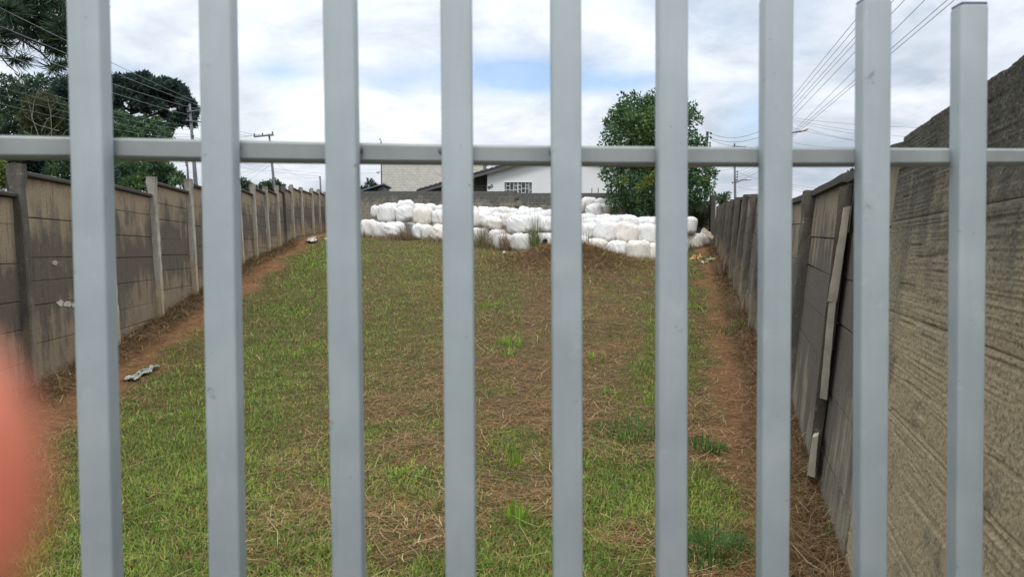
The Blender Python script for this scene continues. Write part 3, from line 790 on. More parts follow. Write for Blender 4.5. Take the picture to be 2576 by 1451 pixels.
# near panel, rough cast: displaced grid between Z 0.6 and 3.1
Za, Zb = 0.62, 3.79
a = Vector((float(rwx(Za)), Za, 0)); b = Vector((float(rwx(Zb)), Zb, 0)); d = (b - a).normalized(); nrm = Vector((-d.y, d.x, 0))
Ln = (b - a).length; zt = EYE + 0.565; zb0 = gz(a.x, a.y); zb1 = gz(b.x, b.y)
ROW = 0.42; nrow = 6
for r in range(nrow):
    z1 = zt - r * ROW; z0 = z1 - ROW
    if z1 < min(zb0, zb1): break
    nu, nv = 760, 110
    u = np.linspace(0, Ln, nu); v = np.linspace(z0 + 0.001, z1 - 0.001, nv)
    U, V = np.meshgrid(u, v)
    rough_ = (fbm(U * 60, V * 68, 70 + r, 3) - 0.5) * 0.0035 + (fbm(U * 110, V * 120, 75 + r, 2) - 0.5) * 0.006
    # horizontal trowel ridges in bands, interrupted
    band = sm(.42, .6, fbm(U * 0.8 + 5, V * 3.2, 80 + r, 3))
    ridge = (vnoise(U * 2.2, V * 150, 84 + r) - 0.5) * 0.006 + (vnoise(U * 0.9, V * 60, 87 + r) - 0.5) * 0.0015
    deep = -0.007 * sm(0.78, 0.88, vnoise(U * 2.2, V * 40, 91 + r)) * sm(0.45, 0.55, vnoise(U * 4.3, V * 9, 93))
    edge = -0.004 * (np.exp(-((V - z0) / 0.008) ** 2) + np.exp(-((z1 - V) / 0.008) ** 2))
    D = rough_ + ridge * band + deep + edge
    if r == 0: V = V + (V > z1 - 0.03) * (fbm(U * 6, U * 0, 99) - 0.5) * 0.02 - 0.012 * (V > z1 - 0.006)
    off = -RLEAN * 1.1 * (V - (zb0 + zb1) / 2)
    X = a.x + d.x * U + nrm.x * (off + D); Y = a.y + d.y * U + nrm.y * (off + D)
    VV = np.stack([X.ravel(), Y.ravel(), V.ravel()], 1)
    # back rim for thickness
    k0 = np.arange(nu); rimb = VV[:nu] + np.array([-nrm.x, -nrm.y, 0]) * 0.09; rimt = VV[-nu:] + np.array([-nrm.x, -nrm.y, 0]) * 0.09
    ne = len(VV); VV = np.concatenate([VV, rimb, rimt])
    ii = (np.arange(nv - 1)[:, None] * nu + np.arange(nu - 1)[None, :]).ravel()
    Q = np.stack([ii, ii + 1, ii + nu + 1, ii + nu], 1)
    k = np.arange(nu - 1); tp = (nv - 1) * nu
    Q = np.concatenate([Q, np.stack([tp + k, tp + k + 1, ne + nu + k + 1, ne + nu + k], 1), np.stack([k + 1, k, ne + k, ne + k + 1], 1), np.stack([ne + k + 1, ne + k, ne + nu + k, ne + nu + k + 1], 1)])
    me = npmesh('slab', VV, Q, attrs={'hr': (VV[:, 2] - zb0) / (zt - zb0)})
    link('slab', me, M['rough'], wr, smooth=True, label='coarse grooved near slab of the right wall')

# ------------------------------------------------------------------ far wall of blocks
wf = empty('block_wall', (0, 39, gz(0, 39)), label='low stained block wall crossing the far end behind the bales', cat='wall')
fa = Vector((-10.55, 43.2, 0)); fb = Vector((9.55, 35.6, 0)); fd = (fb - fa).normalized(); fn = Vector((fd.y, -fd.x, 0)); fl = (fb - fa).length
def far_at(x):                             # distance at which the view column x meets the far wall
    u = (x - CX) / F
    t = (u * fa.y - fa.x) / (fd.x - u * fd.y)
    return fa.y + fd.y * t, t
def far_top(s):
    X = fa.x + fd.x * s; Y = fa.y + fd.y * s; x = CX + F * X / Y
    y = 481.5 if x < 1301 else (486 if x < 1640 else (500 if x < 1700 else 506))
    return P(x, y, Y).z
BH, BL = 0.19, 0.395
xstep = far_at(1301)[1]
blocks_drawn = 0; rest = []
bmat = M['block']
ncol = int(fl / BL)
shared = {}
for r in range(14):
    for c in range(ncol + 1):
        s0 = c * BL + (BL / 2 if r % 2 else 0); s1 = min(s0 + BL - 0.008, fl)
        if s1 - s0 < 0.1: continue
        sc = (s0 + s1) / 2
        top = far_top(s0 + .01) if abs(sc - xstep) > BL else max(far_top(s0), far_top(s1)) if sc < xstep else min(far_top(s0), far_top(s1))
        top = P(CX, 481.5, 39).z - math.floor((P(CX, 481.5, 39).z - top) / BH + .5) * BH if False else top
        z1 = top - r * BH; z0 = z1 - BH + 0.008
        X = fa.x + fd.x * s0; Y = fa.y + fd.y * s0
        zg = 2.0 + 0.0 * X
        zbv = EYE + np.interp(X, [-10, 0, 9], [0.85, 0.7, 0.25])
        if z1 < zbv: continue
        prot = random.uniform(-0.004, 0.004)
        o = Vector((X, Y, z0)) + fn * prot
        hrf = lambda co, zb_=zbv, tp_=top: (co.z - zb_) / (tp_ - zb_)
        me = boxmesh('block', o, fd * (s1 - s0), -fn * 0.12, (0, 0, z1 - z0), 0.006, 0.0, hrf)
        if blocks_drawn < 290 and r < 6: link('block', me, bmat, wf); blocks_drawn += 1
        else: rest.append(me)
V = []; Fc = []; Hh = []
for me in rest:
    n = len(V); V += [v.co.copy() for v in me.vertices]; Fc += [tuple(n + i for i in p_.vertices) for p_ in me.polygons]; Hh += [x.value for x in me.attributes['hr'].data]
    bpy.data.meshes.remove(me)
me = mesh('lower_blocks', V, Fc); at = me.attributes.new('hr', 'FLOAT', 'POINT'); at.data.foreach_set('value', Hh)
link('lower_blocks', me, bmat, wf, kind='stuff')
for s0, s1 in ((0, xstep), (xstep + .001, far_at(1640)[1]), (far_at(1640)[1], far_at(1700)[1]), (far_at(1700)[1], fl)):
    zt_ = 0
    me = boxmesh('backing', fa + fd * s0 - fn * 0.02 + Vector((0, 0, 1.0)), fd * (s1 - s0), -fn * 0.09, (0, 0, min(far_top(s0 + .05), far_top(s1 - .05)) - 1.05), 0, 0, lambda co: 0.5)
    link('backing', me, M['backing'], wf)
cp = P(1793, 490, 35.4)
me = boxmesh('corner_post', Vector((cp.x - .1, 35.35, EYE - .2)), (0.24, 0, 0), (0, 0.24, 0), (0, 0, cp.z - EYE + .2), 0.015, 0.004, lambda co: 0.8)
link('corner_post', me, M['post_dark'], wf)
for x in (1489, 1505):
    Z_, s_ = far_at(x); q = P(x, 484, Z_)
    link('iron_stub', tube('iron_stub', [q + Vector((0, 0.08, -.1)), q + Vector((0.01, 0.08, .22))], 0.022, 6), M['dark_metal'], wf)

# ------------------------------------------------------------------ bales
def bale_mesh(seed, style):
    nu, nv = 72, 40
    rg = np.random.default_rng(seed)
    th = np.linspace(0, 2 * np.pi, nu, endpoint=False)
    ph = np.linspace(-np.pi / 2, np.pi / 2, nv)
    T, Ph = np.meshgrid(th, ph)
    e1, e2 = (0.48, 0.95) if style in (0, 1) else (0.62, 0.9)
    cs = np.sign(np.cos(Ph)) * np.abs(np.cos(Ph)) ** e1
    sn = np.sign(np.sin(Ph)) * np.abs(np.sin(Ph)) ** e1
    rad = cs * 0.5; z = sn * 0.5 + 0.5
    fold = np.zeros_like(rad)
    # pleats: many fine vertical ones on the side, radial ones towards the ends
    k = rg.integers(9, 14)
    ph1 = rg.uniform(0, 6, 6)
    w_edge = np.clip((np.abs(sn) - 0.55) / 0.45, 0, 1)
    twist = (0.5 if style == 2 else 0.15) * sn
    pl = np.abs(np.sin((T + twist * 1.6) * k / 2 + ph1[0] + 1.3 * np.sin(T * 2 + ph1[1]) + 0.6 * np.sin(Ph * 3 + ph1[5]))) ** 0.6
    pl2 = np.abs(np.sin((T + twist) * (k * 1.9) + ph1[2] + np.sin(T * 3))) ** 0.7
    amp = 0.018 + 0.060 * w_edge
    if style in (2, 3): amp = amp * 1.9
    rad = rad * (1 - amp * (1 - pl) * 2.2 - 0.007 * (1 - pl2))
    fold = np.clip((1 - pl) * 1.5 - 0.65, 0, 1) * (0.35 + 0.6 * w_edge)  # mask for the shading painted into the creases
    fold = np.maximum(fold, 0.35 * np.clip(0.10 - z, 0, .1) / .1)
    # sag: wider low down, lumpy
    lump = fbm(np.cos(T) * 1.5 + 5, np.sin(T) * 1.5 + sn * 1.2 + 5, seed, 3) - 0.5
    rad = rad * (1 + 0.20 * lump + (0.05 * (1 - z) if style != 1 else 0.02))
    z = z + 0.16 * (fbm(np.cos(T) * rad * 5 + 9, np.sin(T) * rad * 5 + 9, seed + 3, 3) - 0.5) * (z > 0.5)
    z = z - 0.05 * np.exp(-(rad / 0.12) ** 2) * (z > 0.8)
    if style == 3: z = z - 0.08 * (np.cos(T + 1.0) * 0.5 + 0.5) * rad * (z > .5)
    X = rad * np.cos(T); Y = rad * np.sin(T)
    V = np.stack([X.ravel(), Y.ravel(), z.ravel()], 1)
    ii = np.arange(nv - 1)[:, None] * nu; jj = np.arange(nu)[None, :]; j2 = (jj + 1) % nu
    Q = np.stack([(ii + jj).ravel(), (ii + j2).ravel(), (ii + nu + j2).ravel(), (ii + nu + jj).ravel()], 1)
    return npmesh('silage_bale', V, Q, attrs={'fold': fold.ravel()})
VAR = {}
for st in range(4):
    VAR[st] = []
    for k in range(3):
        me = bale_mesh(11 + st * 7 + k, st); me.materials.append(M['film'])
        me.polygons.foreach_set('use_smooth', [True] * len(me.polygons)); VAR[st].append(me)
TONE = ['White', 'Off-white']
bale_objs = []
for i, (x0, x1, yt, yb, Z, tier, v, tl, desc) in enumerate(BALES):
    if tl == 0 and v and i % 2: tl = (-11, 9, 13, -8)[i % 4]
    c = P((x0 + x1) / 2, yb, Z); t = P((x0 + x1) / 2, yt, Z)
    w = (x1 - x0) / F * Z * 1.07; h = t.z - c.z
    o = bpy.data.objects.new('silage_bale', VAR[v][i % 3])
    C.objects.link(o)
    z = c.z if tier else gz(c.x, c.y) - 0.05
    h = (t.z - z) if not tier else h
    hh = h * (1.0 if tier < 2 else 1.05)
    o.location = (c.x, c.y + 0.25, z)
    if w < h * 0.75: w = h * 0.85
    o.rotation_euler = (R(random.uniform(-3, 3)), R(tl * 0.8), R(random.uniform(0, 360)) if abs(tl) < 5 else 0)
    if abs(tl) >= 5:                       # tilt about the view axis, keep the centre in place
        q = Matrix.Rotation(R(tl * 0.8), 4, 'Y')
        cen = Vector((c.x, c.y + .25, z + hh / 2))
        o.location = cen - q @ Vector((0, 0, hh / 2 * 1.02))
    o.scale = (w, max(w, 0.78), hh)
    props(o, label='White wrapped silage ' + desc, cat='bale', group='white plastic wrapped silage bales in the heap')
    bale_objs.append((o, w, hh, i))
# torn hole with spilled silage on one bale, cardboard flap on the last ones
hb = BALES[12]
c = P(1372, 618, 30.15); V = []; Fc = []
pts_ = [(1359, 624), (1362, 611), (1367, 603), (1372, 600), (1377, 604), (1378, 611), (1383, 617), (1385, 625)]
ring = [P(x, y, 30.12) for x, y in pts_]; cen = P(1372, 616, 30.30)
holem = mesh('torn_hole', [*ring, cen], [(k, (k + 1) % 8, 8) for k in range(8)])
ho = link('torn_hole', holem, M['silage'], bale_objs[12][0], world=False)
bpy.context.view_layer.update()
ho.matrix_parent_inverse = bale_objs[12][0].matrix_world.inverted()

def sheet(name, pts, mat, label, cat, sub=5, crumple=0.02, seed=0, thick=0.004, group=None):
    """crumpled sheet through a quad of world points"""
    A, B, Cc, D = [Vector(p) for p in pts]
    rg = random.Random(seed); V = []; Fc = []
    n = sub * 2
    for j in range(n + 1):
        for i in range(n + 1):
            p = A.lerp(B, i / n).lerp(D.lerp(Cc, i / n), j / n)
            q = mnoise.noise(Vector((i * 0.6 + seed * 3, j * 0.6, seed))) ; q2 = mnoise.noise(Vector((i * 0.4, j * 0.5 + 7, seed)))
            V.append(p + Vector((q2 * crumple * 2, q * crumple * 2, abs(q) * crumple * 2.2 + (rg.random() * crumple * .4))))
    for j in range(n):
        for i in range(n):
            a_ = j * (n + 1) + i; Fc.append((a_, a_ + 1, a_ + n + 2, a_ + n + 1))
    m_ = len(V); V += [v - Vector((0, 0, thick)) for v in V]
    Fc += [tuple(m_ + k for k in f[::-1]) for f in Fc[:]]
    return link(name, mesh(name, V, Fc), mat, smooth=True, label=label, cat=cat, group=group)
sheet('cardboard_flap', [P(1763, 580, 31.9), P(1771, 572, 32.3), P(1797, 596, 31.9), P(1791, 602, 31.6)], M['card'], 'stained cardboard flap lying over the torn bale by the right wall', 'cardboard', 4, 0.01, 3, 0.02)

def on_ground(x, y, lift=0.0):
    """ground point under a view ray, by marching"""
    Zs = np.linspace(2.5, 44, 1600)
    pts = np.array([P(x, y, 1.0)])[0]; o = np.array([0, 0, EYE]); r = (pts - o)
    XX = o[0] + r[0] * Zs; ZZ = EYE + r[2] * Zs
    g = ground(XX, Zs); k = np.argmax(ZZ < g)
    return Vector((XX[k], Zs[k], g[k] + lift))
def gsheet(x0, y0, x1, y1, x2, y2, x3, y3, *a, **k):
    return sheet(a[0], [on_ground(x0, y0, .02), on_ground(x1, y1, .02), on_ground(x2, y2, .02), on_ground(x3, y3, .02)], *a[1:], **k)
gsheet(312, 962, 345, 960, 402, 927, 378, 928, 'plastic_scrap', M['green_cloth'], 'long pale green plastic strip on the soil edge near the left wall', 'litter', 6, 0.035, 4)
gsheet(768, 612, 800, 611, 790, 603, 784, 603, 'plastic_scrap', M['scrap'], 'crumpled white plastic sack piece by the far left wall', 'litter', 5, 0.10, 5)
gsheet(817, 605, 828, 606, 826, 602, 819, 602, 'plastic_scrap', M['scrap'], 'small white plastic scrap beside the third gate bar', 'litter', 3, 0.05, 6)
gsheet(1741, 655, 1762, 657, 1764, 650, 1748, 649, 'sack', M['orange'], 'orange yellow crumpled sack on the path by the right wall', 'sack', 5, 0.10, 7)
gsheet(1778, 660, 1792, 659, 1800, 655, 1790, 652, 'plastic_scrap', M['yellow_scrap'], 'pale yellow plastic strip curling beside the orange sack', 'litter', 5, 0.07, 8)
gsheet(1762, 663, 1770, 664, 1768, 659, 1763, 659, 'plastic_scrap', M['scrap'], 'small pale scrap just below the orange sack', 'litter', 3, 0.04, 9)
gsheet(1774, 664, 1781, 664, 1780, 659, 1776, 659, 'plastic_scrap', M['card'], 'small buff scrap between orange sack and yellow strip', 'litter', 3, 0.04, 10)
gsheet(1263, 638, 1272, 638, 1271, 634, 1265, 634, 'plastic_scrap', M['scrap'], 'tiny white scrap on the grass before the weedy bale', 'litter', 3, 0.03, 12)

# ------------------------------------------------------------------ grass and straw
def blades(pos, length, width, lean, colr, yaw=None, upb=0.5):
    """tapered two-segment blades. lean 0 upright .. 1 flat"""
    n = len(pos)
    yaw = rng.uniform(0, 2 * np.pi, n) if yaw is None else yaw
    dirh = np.stack([np.cos(yaw), np.sin(yaw), np.zeros(n)], 1)
    side = np.stack([-np.sin(yaw), np.cos(yaw), np.zeros(n)], 1) * width[:, None] * 0.5
    up = np.array([0, 0, 1.0])
    l1 = np.clip(lean * 0.55, 0, 1); l2 = np.clip(lean * 1.25, 0, 1.2)
    d1 = dirh * np.sin(l1 * np.pi / 2)[:, None] + up * np.cos(l1 * np.pi / 2)[:, None]
    d2 = dirh * np.sin(l2 * np.pi / 2)[:, None] + up * np.cos(l2 * np.pi / 2)[:, None]
    m_ = pos + d1 * (length * 0.5)[:, None]; t_ = m_ + d2 * (length * 0.5)[:, None]
    V = np.stack([pos - side, pos + side, m_ + side * .8, m_ - side * .8, t_], 1).reshape(-1, 3)
    b = np.arange(n)[:, None] * 5
    Q = b + np.array([[0, 1, 2, 3]]); T = b + np.array([[3, 2, 4]])
    cl = np.repeat(colr, 5, 0)
    return V, Q, T, cl
def straws(pos, length, width, colr, pitch):
    n = len(pos); yaw = rng.uniform(0, 2 * np.pi, n)
    d = np.stack([np.cos(yaw) * np.cos(pitch), np.sin(yaw) * np.cos(pitch), np.sin(pitch)], 1)
    s = np.stack([-np.sin(yaw), np.cos(yaw), np.zeros(n)], 1) * width[:, None] * .5
    bend = np.stack([-np.sin(yaw), np.cos(yaw), np.zeros(n)], 1) * (rng.uniform(-.12, .12, n) * length)[:, None]
    a_ = pos; m_ = pos + d * (length * .5)[:, None] + bend; e_ = pos + d * length[:, None]
    V = np.stack([a_ - s, a_ + s, m_ + s, m_ - s, e_ + s * .6, e_ - s * .6], 1).reshape(-1, 3)
    b = np.arange(n)[:, None] * 6
    Q = np.concatenate([b + np.array([[0, 1, 2, 3]]), b + np.array([[3, 2, 4, 5]])])
    return V, Q, np.repeat(colr, 6, 0)
def sample(n, zmin, zmax, power):
    """positions in the view wedge, density per metre falls with distance"""
    u = rng.random(n)
    e = 1 - power
    Z = (zmin ** e + u * (zmax ** e - zmin ** e)) ** (1 / e)
    X = rng.uniform(-0.74, 0.50, n) * Z
    ok = (X > lwx(Z) + 0.02) & (X < rwx(Z) - 0.02)
    return X[ok], Z[ok]
GREENS = np.array([[.165, .26, .030], [.215, .32, .038], [.11, .20, .030], [.28, .30, .055], [.13, .22, .045]])
STRAWS = np.array([[.48, .32, .15], [.36, .215, .095], [.23, .13, .062], [.58, .44, .23], [.14, .08, .042], [.36, .175, .075]])
X, Z = sample(640000, 3.0, 34.0, 0.95)
g, s, so = cover(X, Z)
keep = rng.random(len(X)) < (g ** 1.1 * 0.98 + 0.03)
X, Z, g = X[keep], Z[keep], g[keep]
bale_mask = np.ones(len(X), bool)
H = np.concatenate([ground(X[i:i + 20000], Z[i:i + 20000]) for i in range(0, len(X), 20000)])
far = np.clip(Z / 8, 1, 3.2)
n = len(X)
ln_ = rng.uniform(.02, .07, n) * (0.8 + 0.5 * g) * far ** 0.4
wd = rng.uniform(.0035, .0075, n) * far
tone = fbm(X * 1.3, Z * 1.3, 60)
ci = rng.integers(0, 5, n)
col = GREENS[ci] * rng.uniform(.6, 1.35, n)[:, None] * (0.7 + 0.65 * tone)[:, None] * (0.62 + 0.80 * fbm(X * 4.5, Z * 3.2, 61, 3))[:, None]
dry = rng.random(n) < 0.17
col[dry] = STRAWS[rng.integers(0, 6, dry.sum())] * 0.8
V, Q, T, cl = blades(np.stack([X, Z, H - 0.005], 1), ln_, wd, rng.uniform(.35, 1.15, n), col)
link('grass', npmesh('grass', V, Q, T, cl), M['grass'], kind='stuff', label='short mown green grass growing in patches over the yard')
print('grass', n)
X, Z = sample(520000, 3.0, 34.0, 0.9)
g, s, so = cover(X, Z)
keep = rng.random(len(X)) < np.clip(s ** 1.2 * .75 + 0.05, 0, 1) * (0.35 + 0.65 * sm(.35, .6, fbm(X * 2.2, Z * 1.8, 66)))
X, Z = X[keep], Z[keep]; n = len(X)
H = np.concatenate([ground(X[i:i + 20000], Z[i:i + 20000]) for i in range(0, len(X), 20000)])
far = np.clip(Z / 7, 1, 3.4)
dr = rwx(Z) - X; dl = X - lwx(Z)
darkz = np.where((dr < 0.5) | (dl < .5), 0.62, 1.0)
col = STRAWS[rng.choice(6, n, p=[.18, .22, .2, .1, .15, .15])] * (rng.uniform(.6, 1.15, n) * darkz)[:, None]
ln_ = rng.gamma(2.2, .04, n) + .02; ln_ = np.minimum(ln_, .5) * far ** .3
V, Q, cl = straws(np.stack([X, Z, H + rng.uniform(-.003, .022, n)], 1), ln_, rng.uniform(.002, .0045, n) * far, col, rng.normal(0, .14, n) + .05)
def extra_straw(X_, Y_, dark, lmul, wmul, lift=.03):
    global V, Q, cl
    n_ = len(X_); H_ = ground(X_, Y_)
    c_ = STRAWS[rng.integers(0, 6, n_)] * (rng.uniform(.5, 1.1, n_) * dark)[:, None]
    V2, Q2, c2 = straws(np.stack([X_, Y_, H_ + rng.uniform(-.01, lift, n_)], 1), (rng.gamma(2.2, .045, n_) + .03) * lmul, rng.uniform(.0018, .004, n_) * wmul, c_, rng.normal(0, .25, n_) + .1)
    Q = np.concatenate([Q, Q2 + len(V)]); V = np.concatenate([V, V2]); cl = np.concatenate([cl, c2])
q_ = rng.normal(size=(26000, 2)) * np.array([1.9, 2.2]) + np.array([1.95, 23.8])
q_ = q_[(q_[:, 1] < 27.5) & (q_[:, 0] > -2.5)]
extra_straw(q_[:, 0], q_[:, 1], .85, 1.6, 2.4, .05)
zl_ = rng.uniform(5, 30, 14000) ** 1.0; dd0 = np.abs(rng.normal(0, .30, 14000)) + .03
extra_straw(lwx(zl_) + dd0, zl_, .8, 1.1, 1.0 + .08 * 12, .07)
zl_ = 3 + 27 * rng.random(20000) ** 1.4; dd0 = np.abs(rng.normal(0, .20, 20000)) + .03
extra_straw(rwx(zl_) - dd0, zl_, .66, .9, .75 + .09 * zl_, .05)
nl_ = 550
Xl, Zl = sample(nl_, 3.0, 12.0, 1.2); g, s, so = cover(Xl, Zl); k_ = so < .6; Xl, Zl = Xl[k_], Zl[k_]; nl_ = len(Xl)
Hl = ground(Xl, Zl)
V2, Q2, c2 = straws(np.stack([Xl, Zl, Hl + rng.uniform(.01, .04, nl_)], 1), rng.uniform(.12, .42, nl_), rng.uniform(.002, .004, nl_), np.array([.62, .48, .28]) * rng.uniform(.6, 1.1, nl_)[:, None], rng.normal(0, .06, nl_) + .03)
Q = np.concatenate([Q, Q2 + len(V)]); V = np.concatenate([V, V2]); cl = np.concatenate([cl, c2])
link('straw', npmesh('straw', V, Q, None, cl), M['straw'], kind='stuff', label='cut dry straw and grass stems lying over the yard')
print('straw', n)

def clump(base, n, h, spread, cols, name='grass_clump', label='', cat='plant', group=None, wmul=1.0, up=0.45, mat=None):
    """tuft: one mesh with its blades fanning out of the base"""
    ang = rng.uniform(0, 2 * np.pi, n); rr = spread * np.sqrt(rng.random(n)) * 0.5
    bx = base.x + np.cos(ang) * rr; by = base.y + np.sin(ang) * rr
    bz = ground(bx, by) - 0.01
    le = h * rng.uniform(.5, 1.1, n)
    cols = np.array(cols); col = cols[rng.integers(0, len(cols), n)] * rng.uniform(.75, 1.25, n)[:, None]
    V, Q, T, cl = blades(np.stack([bx, by, bz], 1), le, np.full(n, .006) * wmul * rng.uniform(.6, 1.3, n), np.abs(rng.normal(0.1, up, n)).clip(0, 1.1), col, yaw=ang + rng.normal(0, .5, n))
    o = empty(name, (base.x, base.y, float(bz.mean())), label=label, cat=cat, group=group)
    link('blades', npmesh('blades', V, Q, T, cl), mat or M['grass'], o, kind='stuff')
    return o
BR = [(.19, .34, .035), (.26, .42, .05), (.14, .26, .03)]
DG = [(.05, .13, .03), (.07, .17, .04), (.10, .18, .04)]
for (x, y, n_, h_, sp, cs, lab) in [
    (1300, 1318, 46, .20, .16, BR, 'bright green grass tuft lowest in the middle gap between the bars'),
    (1295, 1172, 34, .20, .12, BR, 'bright green grass tuft with a dark clod behind it'),
    (1283, 868, 60, .20, .42, BR, 'wide bright green tuft in the brown straw right of the fourth bar'),
    (1277, 895, 22, .16, .22, BR, 'thin bright tuft just below the wide one'),
    (1238, 772, 40, .18, .5, BR, 'yellow green tuft highest in the straw right of the fourth bar'),
    (1262, 990, 24, .18, .3, BR, 'sparse upright green stems in the brown straw'),
    (1545, 1000, 50, .13, .45, BR, 'bright low tuft between the fifth and sixth bars'),
    (1500, 905, 20, .14, .3, BR, 'small green sprouts right of the fifth bar'),
    (1590, 1090, 420, .10, .7, DG, 'dark green grass mat between the fifth and sixth bars'),
    (1775, 1130, 260, .13, .34, DG, 'dark green clump beside the bare path'),
    (1790, 1400, 420, .15, .42, DG, 'large dark green clump at the bottom beside the path'),
    (1835, 832, 120, .14, .9, BR[:1] + DG, 'green grass patch reaching across the path to the right wall'),
    (1765, 775, 90, .12, .9, BR[:1] + DG, 'green patch right of the sixth bar halfway up the yard'),
    (1775, 655, 110, .24, .5, DG, 'leafy green clump behind the orange sack'),
    (2055, 1345, 40, .07, .14, DG, 'small green weed in the straw at the foot of the leaning wall'),
    (1640, 1015, 40, .12, .25, BR, 'green sprouts left of the sixth bar'),
    (1270, 1185, 22, .12, .14, DG, 'dark small sprouts left of the clod tuft'),
    (1222, 1000, 26, .15, .2, DG, 'grey green sprouts beside the fourth bar'),
    (1140, 1110, 20, .10, .2, DG, 'green sprouts behind the fourth bar')]:
    b_ = on_ground(x, y); clump(b_, n_, h_, sp, cs, label=lab, wmul=1.6 if b_.y < 9 else 2.6, up=.32 if cs is BR else .8, cat='grass')
WD = [(.30, .20, .15), (.38, .27, .19), (.18, .13, .10), (.17, .17, .08)]
WG = [(.20, .24, .09), (.14, .19, .07), (.34, .29, .17)]
for (x, yb, Zc, n_, h_, sp, cs, lab) in [
    (915, 598, 32.7, 60, .45, .6, WD + DG[:1], 'dry weeds at the foot of the leftmost bales'),
    (985, 600, 32.3, 120, .35, 1.1, WD, 'brown weeds before the creased bale on the left'),
    (1018, 603, 32.2, 190, .75, .5, WD, 'tall brown weeds in the notch between left bales'),
    (1061, 565, 32.6, 26, .95, .22, WG, 'thin stalks before the upper left bale'),
    (1095, 608, 31.8, 120, .35, 1.2, WD, 'low brown weeds left of the fourth bar'),
    (1212, 622, 31.0, 260, .95, .9, WD + WG[:1], 'dense reddish brown weeds right of the fourth bar'),
    (1268, 632, 30.0, 190, .95, .45, WD, 'dry weeds climbing the front of a middle bale'),
    (1280, 590, 31.0, 90, 1.0, .35, WG + WD[:2], 'pale dry stalks left of the large swirled bale'),
    (1346, 622, 30.1, 150, 1.7, .36, WG + DG[:1], 'tall green and brown weeds right of the straight sided bale'),
    (1477, 612, 28.3, 34, 1.4, .3, WG, 'tall thin dry stalks right of the fifth bar'),
    (1556, 645, 27.3, 70, .42, .5, WD, 'short dry stalks before the squashed bale'),
    (1468, 615, 27.2, 140, .30, .7, DG + WD, 'green and brown grass on the mound crest'),
    (1738, 620, 30.4, 26, .55, .2, WD + DG, 'small weed before the right end bale'),
    (1815, 665, 20.0, 60, .8, .25, WD, 'dry weeds against the right wall'),
    (1862, 765, 13.6, 90, .55, .4, WD, 'reddish dry weeds leaning on the right wall by the seventh bar')]:
    q = P(x, yb, Zc)
    clump(Vector((q.x, q.y, 0)), n_, h_, sp, cs, 'weed_clump', lab, wmul=2.6 if Zc > 18 else 1.6, up=.42)
# climbing plant on the far wall corner
def leafcloud(cs, rs, n, size, cols, flat=1.0, upbias=0.0, elong=1.0, shell=0.55, dark=0.55):
    """diamond leaves spread through ellipsoids; colours vary by clump and by leaf"""
    cs = np.array(cs, float); rs = np.array(rs, float)
    if rs.ndim == 1: rs = np.repeat(rs[:, None], 3, 1)
    vol = rs.prod(1) ** 0.75; k = rng.choice(len(cs), n, p=vol / vol.sum())
    v = rng.normal(size=(n, 3)); v /= np.linalg.norm(v, axis=1)[:, None]
    r = shell + (1 - shell) * rng.random(n); r = np.where(rng.random(n) < 0.3, rng.random(n), r)
    p = cs[k] + v * rs[k] * r[:, None]
    d = v * 0.6 + rng.normal(size=(n, 3)) * 0.7; d[:, 2] += upbias; d /= np.linalg.norm(d, axis=1)[:, None]
    w = np.cross(d, rng.normal(size=(n, 3))); w /= np.linalg.norm(w, axis=1)[:, None] + 1e-6
    L_ = size * rng.uniform(.6, 1.35, n)
    Wd = L_ * 0.27 / elong
    a_ = p; b_ = p + d * (L_ * .45)[:, None] + w * Wd[:, None]; c_ = p + d * L_[:, None]; e_ = p + d * (L_ * .45)[:, None] - w * Wd[:, None]
    V = np.stack([a_, b_, c_, e_], 1).reshape(-1, 3)
    Q = np.arange(n)[:, None] * 4 + np.array([[0, 1, 2, 3]])
    cols = np.array(cols); kc = rng.integers(0, len(cols), len(cs))
    cl = cols[(kc[k] + (rng.random(n) < .3) * rng.integers(0, len(cols), n)) % len(cols)] * rng.uniform(.65, 1.3, n)[:, None]
    return V, Q, np.repeat(cl, 4, 0)
def plant(name, label, base, cs, rs, n, size, cols, trunk=None, cat='tree', elong=1.0, upbias=0.0, group=None, bark='bark', leaf='leaf', shell=.55, part='crown'):
    o = empty(name, base, label=label, cat=cat, group=group)
    V, Q, cl = leafcloud(cs, rs, n, size, cols, elong=elong, upbias=upbias, shell=shell)
    link(part, npmesh(part, V, Q, None, cl), M[leaf], o)
    if trunk:
        ms = [tube('t', pts, rad, 7) for pts, rad in trunk]
        link('trunk', join('trunk', ms), M[bark], o, smooth=True)
    return o
# ivy
q = P(1762, 548, 35.7)
plant('climbing_plant', 'withered climbing plant on the far wall near the right corner', P(1762, 600, 35.7),
      [P(1750, 530, 35.7), P(1760, 545, 35.7), P(1768, 560, 35.7), P(1775, 540, 35.6), P(1756, 562, 35.7)], [.22, .28, .2, .18, .18], 500, .12,
      [(.05, .07, .035), (.09, .08, .05)], [([P(1762, 610, 35.6), P(1760, 570, 35.6), P(1752, 530, 35.6)], [.02, .015, .008])], cat='plant')

